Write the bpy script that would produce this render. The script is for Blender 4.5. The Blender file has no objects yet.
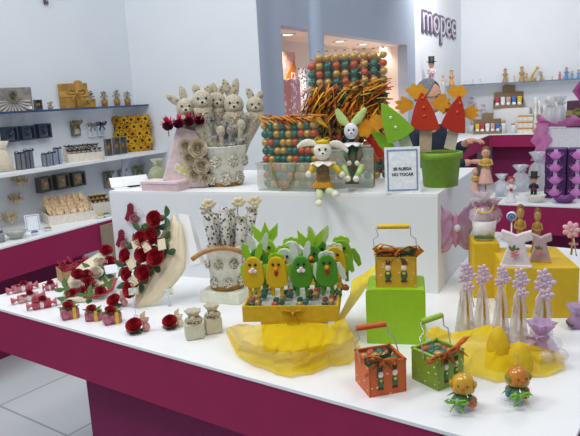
import bpy, bmesh, math, random
from mathutils import Vector, Matrix, Euler
PI = math.pi
rnd = random.Random(7)
SC = bpy.context.scene
COL = SC.collection
V = Vector
# ------------------------------------------------------------------ camera
F_ = 620.0; RO = math.radians(3.0); PT = math.atan(121*math.cos(RO)/F_); H = 1.55
_c, _s, _cr, _sr = math.cos(PT), math.sin(PT), math.cos(RO), math.sin(RO)
FW = V((0, _c, -_s)); UP = V((0, _s, _c)); RT = V((1, 0, 0))
IX = RT*_cr - UP*_sr; IY = RT*_sr + UP*_cr
EYE = V((0, 0, H))
def ray(px, py): return FW + IX*((px-290)/F_) + IY*((218-py)/F_)
def on(px, py, z):                       # point of the horizontal plane z seen at a pixel
    r = ray(px, py); return EYE + r*((z-H)/r.z)
def atY(px, py, y):
    r = ray(px, py); return EYE + r*(y/r.y)
def pl(px, py, p0, d):                   # point of the vertical plane through p0 along d
    r = ray(px, py); n = (-d[1], d[0])
    t = (p0[0]*n[0]+p0[1]*n[1])/(r.x*n[0]+r.y*n[1])
    return EYE + r*t
def kk(p): return (p-EYE).dot(FW)/F_     # metres per pixel at a point
def face(p): return -math.atan2(p.x, p.y)  # rotation that turns a thing's front (-Y) to the room
cam = bpy.data.cameras.new('camera'); co = bpy.data.objects.new('camera', cam); COL.objects.link(co)
cam.sensor_width = 36; cam.lens = 36*F_/580; cam.clip_start = .05
co.matrix_world = Matrix(((IX.x, IY.x, -FW.x, 0), (IX.y, IY.y, -FW.y, 0), (IX.z, IY.z, -FW.z, H), (0, 0, 0, 1)))
SC.camera = co
# ------------------------------------------------------------------ materials
def lin(h):
    h = h.lstrip('#'); r = []
    for i in (0, 2, 4):
        c = int(h[i:i+2], 16)/255
        r.append(c/12.92 if c <= .04045 else ((c+.055)/1.055)**2.4)
    return (*r, 1)
MC = {}
def mat(h, rough=.6, metal=0, var=.12, scale=60, bump=0., h2=None, spots=None, alpha=1, trans=0, sss=0, emit=0, coat=0):
    key = (h, rough, metal, var, scale, bump, h2, spots, alpha, trans, emit, coat)
    if key in MC: return MC[key]
    m = bpy.data.materials.new('mat_'+h.lstrip('#')); m.use_nodes = True
    nt = m.node_tree; N = nt.nodes; L = nt.links
    b = N['Principled BSDF']; out = N['Material Output']
    b.inputs['Roughness'].default_value = rough; b.inputs['Metallic'].default_value = metal
    if coat: b.inputs['Coat Weight'].default_value = coat
    tc = N.new('ShaderNodeTexCoord')
    nz = N.new('ShaderNodeTexNoise'); nz.inputs['Scale'].default_value = scale; nz.inputs['Detail'].default_value = 3
    L.new(tc.outputs['Object'], nz.inputs['Vector'])
    mx = N.new('ShaderNodeMix'); mx.data_type = 'RGBA'
    c = lin(h)
    if h2: d = lin(h2); a = c
    else:
        a = tuple(min(1, x*(1+var)) for x in c[:3])+(1,); d = tuple(x*(1-var) for x in c[:3])+(1,)
    mx.inputs['A'].default_value = d; mx.inputs['B'].default_value = a
    cr = N.new('ShaderNodeMapRange'); cr.inputs['From Min'].default_value = .4 if h2 else .25; cr.inputs['From Max'].default_value = .6 if h2 else .75
    L.new(nz.outputs['Fac'], cr.inputs['Value']); L.new(cr.outputs['Result'], mx.inputs['Factor'])
    col = mx.outputs['Result']
    if spots:                            # (colour, scale, radius): printed dots or flowers
        vo = N.new('ShaderNodeTexVoronoi'); vo.inputs['Scale'].default_value = spots[1]
        L.new(tc.outputs['Object'], vo.inputs['Vector'])
        lt = N.new('ShaderNodeMath'); lt.operation = 'LESS_THAN'; lt.inputs[1].default_value = spots[2]
        L.new(vo.outputs['Distance'], lt.inputs[0])
        m2 = N.new('ShaderNodeMix'); m2.data_type = 'RGBA'; m2.inputs['B'].default_value = lin(spots[0])
        L.new(col, m2.inputs['A']); L.new(lt.outputs[0], m2.inputs['Factor']); col = m2.outputs['Result']
    L.new(col, b.inputs['Base Color'])
    if bump:
        bp = N.new('ShaderNodeBump'); bp.inputs['Strength'].default_value = bump; bp.inputs['Distance'].default_value = .004
        L.new(nz.outputs['Fac'], bp.inputs['Height']); L.new(bp.outputs['Normal'], b.inputs['Normal'])
    if emit:
        b.inputs['Emission Color'].default_value = c; b.inputs['Emission Strength'].default_value = emit
    if trans or alpha < 1:
        sh = b.outputs['BSDF']
        if trans:
            tl = N.new('ShaderNodeBsdfTranslucent'); L.new(col, tl.inputs['Color'])
            ms = N.new('ShaderNodeMixShader'); ms.inputs[0].default_value = trans
            L.new(sh, ms.inputs[1]); L.new(tl.outputs[0], ms.inputs[2]); sh = ms.outputs[0]
        if alpha < 1:
            tp = N.new('ShaderNodeBsdfTransparent')
            ms = N.new('ShaderNodeMixShader'); ms.inputs[0].default_value = alpha
            L.new(tp.outputs[0], ms.inputs[1]); L.new(sh, ms.inputs[2]); sh = ms.outputs[0]
        L.new(sh, out.inputs['Surface'])
    MC[key] = m
    return m
WHITE = mat('#eef0f2', .5, var=.02, scale=6)
GOLD = mat('#c9a24a', .3, .7); GOLDEGG = mat('#bb9440', .3, .35); TEAL = mat('#04624f', .3, .2); ORANGE = mat('#b84600', .3, .15)
GREENEGG = mat('#0e5a2a', .25, .35)
BURLAP = mat('#c9c1ad', .95, bump=.7, scale=160, h2='#a89f8a'); LINEN = mat('#dbd0b4', .9, bump=.5, scale=220)
CREAM = mat('#ece2cb', .8); KRAFT = mat('#b59568', .8); PAPER = mat('#e6d6b4', .8, bump=.3)
CLEAR = mat('#f4f8fa', .12, alpha=.035, var=.01); CELLO = mat('#f2eef4', .08, alpha=.26, var=.03, coat=1)
YEL = mat('#e6c021', .6); LIME = mat('#8cbf1f', .55); RED = mat('#b3152b', .6); DGREEN = mat('#3c6b2e', .6)
PINKR = mat('#c98a93', .6); BLACK = mat('#15151a', .5); NAVY = mat('#232f4c', .6); SKIN = mat('#d9a58a', .55)
RAFFO = mat('#d98a1c', .7); RAFFY = mat('#dcae2a', .7); RAFFG = mat('#2c6e4e', .7); LILAC = mat('#e0cde0', .5, trans=.35); SILVER = mat('#c9ccd0', .3, .8)
WOOD = mat('#a9743c', .6, scale=25, var=.25); DBROWN = mat('#4a3522', .6); GREYF = mat('#8f8c86', .8, spots=('#3d3b3a', 90, .35))
# ------------------------------------------------------------------ mesh builder
class B:
    def __init__(s): s.bm = bmesh.new(); s.i = 0
    def m(s, i): s.i = i; return s
    def _fin(s, vs):
        for f in {f for v in vs for f in v.link_faces}: f.material_index = s.i
        return s
    def box(s, c, d, rot=(0, 0, 0), bev=0):
        r = bmesh.ops.create_cube(s.bm, size=1); vs = r['verts']
        M = Matrix.Translation(V(c)) @ Euler(rot).to_matrix().to_4x4()
        for v in vs: v.co = V((v.co.x*d[0], v.co.y*d[1], v.co.z*d[2]))
        if bev:
            es = list({e for v in vs for e in v.link_edges})
            q = bmesh.ops.bevel(s.bm, geom=es, offset=bev, segments=2, affect='EDGES', profile=.5)
            vs = list({v for f in q['faces'] for v in f.verts} | {v for v in vs if v.is_valid})
        for v in vs: v.co = M @ v.co
        return s._fin(vs)
    def ell(s, c, r, rot=(0, 0, 0), u=14, w=9):
        if not hasattr(r, '__len__'): r = (r, r, r)
        q = bmesh.ops.create_uvsphere(s.bm, u_segments=u, v_segments=w, radius=1); vs = q['verts']
        M = Matrix.Translation(V(c)) @ Euler(rot).to_matrix().to_4x4() @ Matrix.Diagonal((*r, 1))
        for v in vs: v.co = M @ v.co
        for f in {f for v in vs for f in v.link_faces}: f.smooth = True
        return s._fin(vs)
    def lathe(s, prof, c=(0, 0, 0), n=20, rot=(0, 0, 0), wob=0, lobes=6):
        M = Matrix.Translation(V(c)) @ Euler(rot).to_matrix().to_4x4(); rings = []; vs = []
        for r, z in prof:
            if r < 1e-5: ring = [s.bm.verts.new(M @ V((0, 0, z)))]
            else: ring = [s.bm.verts.new(M @ V((r*(1+wob*math.sin(lobes*a))*math.cos(a), r*(1+wob*math.sin(lobes*a))*math.sin(a), z))) for a in (2*PI*j/n for j in range(n))]
            rings.append(ring); vs += ring
        for A, C in zip(rings, rings[1:]):
            for j in range(n):
                k = (j+1) % n
                q = [A[j % len(A)], A[k % len(A)], C[k % len(C)], C[j % len(C)]]
                q = [x for t, x in enumerate(q) if x not in q[:t]]
                if len(q) > 2:
                    f = s.bm.faces.new(q); f.smooth = True
        return s._fin(vs)
    def tube(s, pts, r, n=7, r1=None, flat=1):
        pts = [V(p) for p in pts]; rings = []; vs = []; up = None
        for i, p in enumerate(pts):
            t = (pts[min(i+1, len(pts)-1)]-pts[max(i-1, 0)]).normalized()
            if up is None:
                up = V((0, 0, 1)) if abs(t.z) < .9 else V((1, 0, 0))
            a = t.cross(up).normalized(); b = a.cross(t); up = b
            rr = r if r1 is None else r+(r1-r)*i/max(1, len(pts)-1)
            ring = [s.bm.verts.new(p+a*math.cos(2*PI*j/n)*rr+b*math.sin(2*PI*j/n)*rr*flat) for j in range(n)]
            rings.append(ring); vs += ring
        for A, C in zip(rings, rings[1:]):
            for j in range(n):
                f = s.bm.faces.new((A[j], A[(j+1) % n], C[(j+1) % n], C[j])); f.smooth = True
        s.bm.faces.new(rings[0][::-1]); s.bm.faces.new(rings[-1])
        return s._fin(vs)
    def prism(s, poly, y0, y1, c=(0, 0, 0), rot=(0, 0, 0)):     # outline in X-Z, thick in Y
        M = Matrix.Translation(V(c)) @ Euler(rot).to_matrix().to_4x4()
        A = [s.bm.verts.new(M @ V((x, y0, z))) for x, z in poly]; C = [s.bm.verts.new(M @ V((x, y1, z))) for x, z in poly]
        s.bm.faces.new(A); s.bm.faces.new(C[::-1]); n = len(poly)
        for j in range(n): s.bm.faces.new((A[j], C[j], C[(j+1) % n], A[(j+1) % n]))
        return s._fin(A+C)
    def slab(s, poly, z0, z1):                                  # outline in X-Y, thick in Z
        A = [s.bm.verts.new((p[0], p[1], z0)) for p in poly]; C = [s.bm.verts.new((p[0], p[1], z1)) for p in poly]
        s.bm.faces.new(A[::-1]); s.bm.faces.new(C); n = len(poly)
        for j in range(n): s.bm.faces.new((A[j], A[(j+1) % n], C[(j+1) % n], C[j]))
        return s._fin(A+C)
    def grid(s, f, nu, nv, smooth=True):
        g = [[s.bm.verts.new(f(i/nu, j/nv)) for j in range(nv+1)] for i in range(nu+1)]
        for i in range(nu):
            for j in range(nv):
                q = s.bm.faces.new((g[i][j], g[i+1][j], g[i+1][j+1], g[i][j+1])); q.smooth = smooth
        return s._fin([v for r in g for v in r])
    def leaf(s, c, l, w, rot, th=.0015, curl=.25):
        M = Matrix.Translation(V(c)) @ Euler(rot).to_matrix().to_4x4()
        def f(u, v):
            ww = w*math.sin(PI*min(1, u*.97+.03))**.8
            return M @ V(((v-.5)*ww, u*l, curl*l*u*u-.6*abs(v-.5)*ww+th))
        return s.grid(f, 5, 2)
    def xf(s, M):
        for v in s.bm.verts: v.co = M @ v.co
        return s
def obj(name, b, mats, parent=None, loc=None, rz=0):
    me = bpy.data.meshes.new(name); bmesh.ops.recalc_face_normals(b.bm, faces=b.bm.faces); b.bm.to_mesh(me); b.bm.free()
    for m in (mats if isinstance(mats, (list, tuple)) else [mats]): me.materials.append(m)
    o = bpy.data.objects.new(name, me); COL.objects.link(o)
    if parent is not None: o.parent = parent
    if loc is not None: o.location = loc; o.rotation_euler.z = rz
    return o
def solid(o, t=.001, off=0):
    md = o.modifiers.new('thick', 'SOLIDIFY'); md.thickness = t; md.offset = off; return o
def tag(o, label, cat, group=None, kind=None):
    o['label'] = label; o['category'] = cat
    if group: o['group'] = group
    if kind: o['kind'] = kind
    return o
def thing(name, label, cat, loc=(0, 0, 0), rz=0, group=None):
    o = bpy.data.objects.new(name, None); COL.objects.link(o); o.empty_display_size = .02
    o.location = loc; o.rotation_euler = (0, 0, rz); return tag(o, label, cat, group)
def struct(name, b, m, parent=None):
    o = obj(name, b, m, parent)
    if parent is None: o['kind'] = 'structure'
    return o
def dup(root, loc=None, rz=None, label=None, sc=None, group=None):
    r = root.copy(); COL.objects.link(r)
    if loc is not None: r.location = loc
    if rz is not None: r.rotation_euler.z = rz
    if sc: r.scale = sc if hasattr(sc, '__len__') else (sc, sc, sc)
    if label: r['label'] = label
    if group: r['group'] = group
    for ch in list(root.children):
        c = ch.copy(); COL.objects.link(c); c.parent = r
        for g in list(ch.children):
            d = g.copy(); COL.objects.link(d); d.parent = c
    return r
# ------------------------------------------------------------------ small shapes
def bow(b, c, s, wd=1.0):                # two loops, a knot and two tails facing -Y
    c = V(c)
    for q in (-1, 1):
        pts = [c+V((q*s*x, y*s, z*s)) for x, y, z in ((0, 0, 0), (.35, -.15, .3), (.8, -.2, .4), (1, -.1, .15), (.8, 0, -.1), (.35, 0, -.05), (0, 0, 0))]
        b.tube(pts, s*.2*wd, 6, flat=.25)
        b.tube([c, c+V((q*s*.35, -.1*s, -.5*s)), c+V((q*s*.6, -.05*s, -1.0*s))], s*.16*wd, 6, flat=.25)
    b.ell(c+V((0, -.1*s, 0)), s*.2*wd, u=8, w=6); return b
def rose(b, c, r, tilt=(0, 0, 0)):        # layered petals; slot 0
    M = Matrix.Translation(V(c)) @ Euler(tilt).to_matrix().to_4x4()
    for lay, (rr, hh, n, op) in enumerate(((.95, .75, 5, .5), (.75, .95, 5, .28), (.5, 1.05, 4, .12), (.26, 1.1, 3, .0))):
        for i in range(n):
            a0 = 2*PI*i/n+lay*.7
            def f(u, v):
                a = a0+(u-.5)*2*PI/n*1.5
                q = rr*r*(.25+.75*math.sin(min(1, v*1.25)*PI/2)+op*v*v*.55)
                return M @ V((q*math.cos(a), q*math.sin(a), r*(hh*v*(1-.25*abs(u-.5)**2*4)-.15*op*v**4)))
            b.grid(f, 4, 4)
    b.ell(M @ V((0, 0, r*.35)), r*.32, u=8, w=6)
    return b
def noise3(x, y, z=0):
    return math.sin(3.1*x+1.7*y+z)*.5+math.sin(7.3*x-4.1*y+2*z)*.3+math.sin(13.7*y+5.9*x+z)*.2
# ================================================================== the setting
A_D = math.radians(61.2)
D2 = V((math.cos(A_D), math.sin(A_D), 0)); N2 = V((-D2.y, D2.x, 0)); E2 = V((D2.y, -D2.x, 0))   # along left wall, into it, along the cross walls
P0 = V((-1.641, 3.413, 0)); RZL = A_D - PI/2     # a thing's front (-Y) turned out of... see wall_rz
RZW = math.atan2(-E2.x, E2.y) + PI               # things on the left wall look along -N2
RZW = math.atan2(N2.y, N2.x) - PI/2
def WL(px, py, o): return pl(px, py, P0+N2*o, D2)
WALLP = P0+N2*.55
T_ = .80; RISZ = 1.178
CORN = WL(130, 60, .55); CORN.z = 0
C2 = pl(260, 70, CORN, E2); C2.z = 0
C3 = pl(415, 45, C2, D2); C3.z = 0
WD0 = C3+N2*.13; C4 = pl(461, 45, WD0, D2); C4.z = 0
wallm = mat('#dde3e9', .7, var=.015, scale=3); wallb = mat('#adb7c9', .7, var=.015, scale=3); wallw = mat('#e2e5ea', .7, var=.015, scale=3)
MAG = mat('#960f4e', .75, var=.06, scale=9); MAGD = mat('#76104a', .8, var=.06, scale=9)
def wallslab(name, a, b, nrm, m, z0=0, z1=4.2, t=.12):
    s = B(); s.slab([a, b, b+nrm*t, a+nrm*t], z0, z1); return struct(name, s, m)
wallslab('wall_left', WALLP-D2*2.4, CORN, N2, wallm)
wallslab('wall_middle', CORN+N2*.0, C2-E2*.002, D2, mat('#e4e9ee', .7, var=.015, scale=3), t=.10)
# wall with the lit niche: pieces around one opening
n0 = pl(281, 31, C2, D2); n1 = pl(407, 41, C2, D2); NZ = (n0.z+n1.z)/2; NB = 1.0
q0 = V((n0.x, n0.y, 0)); q1 = V((n1.x, n1.y, 0))
s = B()
s.slab([C2+D2*.004, q0, q0+N2*.12, C2+D2*.004+N2*.12], 0, 4.2); s.slab([q1, C3, C3+N2*.13, q1+N2*.12], 0, 4.2)
s.slab([q0, q1, q1+N2*.12, q0+N2*.12], NZ, 4.2); s.slab([q0, q1, q1+N2*.12, q0+N2*.12], 0, NB)
struct('wall_back', s, wallb)
nd = .62; nm = mat('#efe0d6', .8, var=.02)
s = B(); s.slab([q0-D2*.02+N2*nd, q1+D2*.02+N2*nd, q1+D2*.02+N2*(nd+.03), q0-D2*.02+N2*(nd+.03)], NB-.02, NZ+.02); struct('wall_niche', s, nm)
for p, q, nm_ in ((q0-D2*.02, 1, 'wall_niche_left'), (q1, 1, 'wall_niche_right')):
    s = B(); s.slab([p+N2*.121, p+D2*q*.02+N2*.121, p+D2*q*.02+N2*nd, p+N2*nd], NB-.02, NZ+.02); struct(nm_, s, nm)
s = B(); s.slab([q0+N2*.121, q1+N2*.121, q1+N2*nd, q0+N2*nd], NZ, NZ+.02); struct('ceiling_niche', s, nm)
s = B(); s.slab([q0+N2*.121, q1+N2*.121, q1+N2*nd, q0+N2*nd], NB-.02, NB); struct('floor_niche', s, nm)

wallslab('wall_sign', WD0-D2*.3, C4+N2*.0, N2, wallw)
wallslab('wall_right', C4-E2*.12, C4+E2*5, D2, wallw)
s = B(); s.box((1.5, 5, -.03), (14, 16, .06)); fl = struct('floor', s, None)
fm = bpy.data.materials.new('floor_tiles'); fm.use_nodes = True; nt = fm.node_tree; b_ = nt.nodes['Principled BSDF']; b_.inputs['Roughness'].default_value = .35
tc = nt.nodes.new('ShaderNodeTexCoord'); mp = nt.nodes.new('ShaderNodeMapping'); br = nt.nodes.new('ShaderNodeTexBrick')
mp.inputs['Rotation'].default_value = (0, 0, -math.radians(54.4)); mp.inputs['Location'].default_value = (.22, -.12, 0)
br.offset = 0; br.inputs['Scale'].default_value = 1; br.inputs['Brick Width'].default_value = .6; br.inputs['Row Height'].default_value = .6; br.inputs['Mortar Size'].default_value = .006
br.inputs['Color1'].default_value = lin('#d5dbe0'); br.inputs['Color2'].default_value = lin('#dde2e6'); br.inputs['Mortar'].default_value = lin('#a4adb4')
nt.links.new(tc.outputs['Object'], mp.inputs['Vector']); nt.links.new(mp.outputs[0], br.inputs['Vector']); nt.links.new(br.outputs['Color'], b_.inputs['Base Color'])
fl.data.materials.clear(); fl.data.materials.append(fm)
# ---- the free-standing column
cp = atY(317, 60, 4.75); s = B(); s.lathe([(.058, 0), (.058, 4.2)], (0, 0, 0), 28); s.lathe([(0, 0), (.1, 0), (.1, .015), (.058, .02)], n=28)
o = struct('column', s, mat('#a3afc3', .45, var=.02)); o.location = (cp.x, cp.y, 0)
# ---- display counters: white top, magenta apron, magenta plinth
def counter(name, label, front, depthdir, depth, z=T_, apron=.185, leg=None, edge=.028):
    t = thing(name, label, 'display table', (front[0].x, front[0].y, 0)); o0 = V((front[0].x, front[0].y, 0))
    f = [V((p.x, p.y, 0))-o0 for p in front]; bk = [p+depthdir*depth for p in f]
    s = B(); s.slab(f+bk[::-1], z-.02, z); obj('table_top', s, WHITE, t)
    return t, f, o0
# main table
uT = V((math.cos(math.radians(-35.5)), math.sin(math.radians(-35.5)), 0)); vT = V((-uT.y, uT.x, 0)); RZT = math.radians(-35.5)
TA = on(-24, 302.2, T_); TA.z = 0
pR = on(578.5, 431, T_); TL = (V((pR.x, pR.y, 0))-TA).dot(uT); TDEP = 1.78
t = thing('display_table', 'long white-topped display table with magenta apron in the foreground', 'display table', TA, RZT)
s = B(); s.box((TL/2, TDEP/2, T_-.005), (TL, TDEP, .010), bev=.001); obj('table_top', s, mat('#f1f3f6', .4, var=.015, scale=5), t)
s = B()
for c, d in (((TL/2, .012, T_-.0975), (TL-.004, .018, .175)), ((TL/2, TDEP-.012, T_-.0975), (TL-.004, .018, .175)), ((.012, TDEP/2, T_-.0975), (.018, TDEP-.03, .175)), ((TL-.012, TDEP/2, T_-.0975), (.018, TDEP-.03, .175))): s.box(c, d)
obj('apron', s, MAG, t)
lg = pl(88.5, 400, TA+vT*.05, uT); lx = (V((lg.x, lg.y, 0))-TA).dot(uT)
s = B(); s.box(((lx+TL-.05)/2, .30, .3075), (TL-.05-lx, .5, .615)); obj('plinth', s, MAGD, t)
# left wall counter and shelves
t = thing('wall_counter', 'white counter with magenta apron along the left wall', 'counter', P0-D2*2.3, A_D)
LC = 2.3+.95
s = B(); s.box((LC/2, .275, T_-.005), (LC, .548, .010)); obj('counter_top', s, WHITE, t)
s = B(); s.box((LC/2, .012, T_-.10), (LC-.004, .018, .18)); obj('apron', s, MAG, t)
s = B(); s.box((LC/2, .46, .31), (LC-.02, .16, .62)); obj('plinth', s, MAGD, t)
pq = WL(101, 240, .0); s = B(); s.box(((V((pq.x, pq.y, 0))-(P0-D2*2.3)).dot(D2)+.17, -.01, .385), (.34, .018, .77)); obj('end_panel', s, mat('#9a8878', .8), t)
def wshelf(z, o0, name, label, m, th, br=False):
    t = thing(name, label, 'shelf', P0-D2*2.2+N2*o0+V((0, 0, z)), A_D)
    ln = (CORN-(P0-D2*2.2)).dot(D2)-.002; dp = .55-o0
    s = B(); s.box((ln/2, dp/2, -th/2), (ln, dp-.002, th)); obj('shelf_board', s, m[0], t)
    s = B(); s.box((ln/2, -.002, -th/2), (ln, .004, th)); obj('front_edge', s, m[1], t)
    return t, ln, dp
S1Z, S2Z = 1.552, 1.178
wshelf(S1Z, .40, 'glass_shelf', 'glass shelf with dark blue edge, upper one on left wall', (mat('#a9bccd', .1, alpha=.55), mat('#33486e', .2)), .014)
t2, ln, dp = wshelf(S2Z, .25, 'wall_shelf', 'white shelf, lower one on left wall', (WHITE, WHITE), .02)
p = WL(134, 159, .27); xx = (V((p.x, p.y, 0))-(P0-D2*2.2)).dot(D2)
s = B(); s.prism([(-.02, -.02), (.02, -.02), (-.04, -.3), (-.08, -.3)], -.004, .004); s.xf(Matrix.Translation((xx, .12, 0))); obj('strut', s, mat('#aeb6c2', .4, .3), t2)
# niche downlights
for i, px in enumerate((288, 340, 363, 383)):
    a = pl(px, 37+i*1.7, C2+N2*.3, D2); a = q0+D2*((V((a.x, a.y, 0))-q0).dot(D2))+N2*.3
    t = thing('downlight', ['round recessed downlight at the left end of the niche soffit', 'round recessed downlight just right of the column', 'second recessed downlight from the right in niche soffit', 'rightmost recessed downlight in the niche soffit'][i], 'ceiling light', (a.x, a.y, NZ))
    s = B(); s.lathe([(.05, 0), (.075, 0), (.075, -.006), (.05, -.006), (.05, 0)], n=20); obj('trim_ring', s, SILVER, t)
    s = B(); s.lathe([(0, -.001), (.05, -.001), (.05, -.003), (0, -.003)], n=20); obj('lamp', s, mat('#fff2de', .5, emit=6), t)
    L = bpy.data.lights.new('niche_spot', 'SPOT'); L.energy = 26; L.color = (1, .82, .66); L.spot_size = 1.9; L.spot_blend = .6; L.shadow_soft_size = .04
    lo = bpy.data.objects.new('niche_spot', L); COL.objects.link(lo); lo.location = (a.x, a.y, NZ-.02); lo.rotation_euler = (math.radians(8), 0, 0)
# room lamps (trade-hall floods overhead, plus one light added for the floor)
def area(loc, e, size, col=(1, 1, 1), aim=None):
    L = bpy.data.lights.new('overhead_area', 'AREA'); L.energy = e; L.size = size; L.color = col
    lo = bpy.data.objects.new('overhead_area', L); COL.objects.link(lo); lo.location = loc
    if aim is not None: lo.rotation_euler = (V(aim)-V(loc)).to_track_quat('-Z', 'Y').to_euler()
area((-.6, .9, 3.6), 26, .9, (1, 1, 1), (-.4, 2.0, .8))
area((1.3, 1.3, 3.8), 19, .9, (1, .98, .95), (.8, 2.2, .8))
area((-.4, 3.0, 3.9), 17, .8, (1, 1, 1), (-.8, 4.6, 1.4))
area((2.3, 7.9, 3.4), 44, .5, (1, .99, .97), (2.2, 9.2, 2.3))
area((4.2, 7.4, 3.9), 20, .8, (1, 1, 1), (4.0, 9.6, 1.2))
area((-2.0, 1.7, 3.7), 34, .8, (1, 1, 1), (-1.4, 3.0, 0))  # added light, not a known hall flood: brightens the floor left of the plinth
area((2.0, 4.6, 3.8), 20, .8, (1, 1, 1), (2.0, 4.4, .8))
w = bpy.data.worlds.new('hall'); SC.world = w; w.use_nodes = True
w.node_tree.nodes['Background'].inputs[0].default_value = (.86, .92, 1, 1); w.node_tree.nodes['Background'].inputs[1].default_value = .37
SC.view_settings.view_transform = 'Standard'; SC.view_settings.look = 'None'; SC.view_settings.gamma = 1; SC.view_settings.exposure = 0
# ---- lettering on the walls
def letters(name, label, txt, p0, p1, hgt, rz):
    t = thing(name, label, 'sign', p0, rz)
    wd = (p1-p0).length; x = 0
    for q, (m, ex, dz, nm) in enumerate(((mat('#5b5068', .4), .008, 0, 'letters'), (mat('#cfc8d6', .4), .003, .010, 'letter_inlay'))):
        cu = bpy.data.curves.new('c', 'FONT'); cu.body = txt; cu.size = 1; cu.extrude = ex; cu.offset = .055 if q == 0 else -.012; cu.align_x = 'LEFT'
        to = bpy.data.objects.new('c', cu); COL.objects.link(to); bpy.context.view_layer.update()
        dg = bpy.context.evaluated_depsgraph_get(); me = bpy.data.meshes.new_from_object(to.evaluated_get(dg)); bpy.data.objects.remove(to)
        if q == 0:
            x0 = min(v.co.x for v in me.vertices); x1 = max(v.co.x for v in me.vertices)
        for v in me.vertices: v.co = V(((v.co.x-x0)/(x1-x0)*wd, -v.co.z-dz-.012, v.co.y*hgt))
        me.materials.append(m); o = bpy.data.objects.new(nm, me); COL.objects.link(o); o.parent = t
    return t
a = pl(421, 30, WD0, D2); b2 = pl(455, 34.5, WD0, D2); b2.z = a.z
letters('wall_sign', 'dark purple raised letters with pale centres high on the bright wall', 'mopec', a, b2, .54, A_D)
a = WL(20, 3.5, .55); b2 = WL(66, -2, .55); b2.z = a.z
letters('wall_sign', 'raised lettering at the top of the left wall, cut off by the frame', 'mopec', a+V((0, 0, .10)), b2+V((0, 0, .10)), .30, A_D)
# ================================================================== kinds of things
def put(px, py, z):
    p = on(px, py, z); return p, kk(p)
def yaw(a, b, z):
    p, q = on(*a, z), on(*b, z); return math.atan2(q.y-p.y, q.x-p.x), (q-p).length
def onplane(px, py, p0, n):
    r = ray(px, py); return EYE + r*((V(p0)-EYE).dot(n)/r.dot(n))
def egg(b, c, r=.016, rot=(0, 0, 0)): return b.ell(c, (r*.8, r*.8, r), rot, 10, 8)
EGGP = {}
def egg_mesh(m):
    if m not in EGGP:
        b = B(); egg(b, (0, 0, 0), 1.0); me = bpy.data.meshes.new('egg'); b.bm.to_mesh(me); b.bm.free(); me.materials.append(m); EGGP[m] = me
    return EGGP[m]
def egg_obj(m, loc, r, parent=None, rot=(0, 0, 0), name='egg'):
    o = bpy.data.objects.new(name, egg_mesh(m)); COL.objects.link(o); o.location = loc; o.scale = (r, r, r); o.rotation_euler = rot
    if parent is not None: o.parent = parent
    return o
EGGC = [GOLDEGG, TEAL, ORANGE, GREENEGG]
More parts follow.
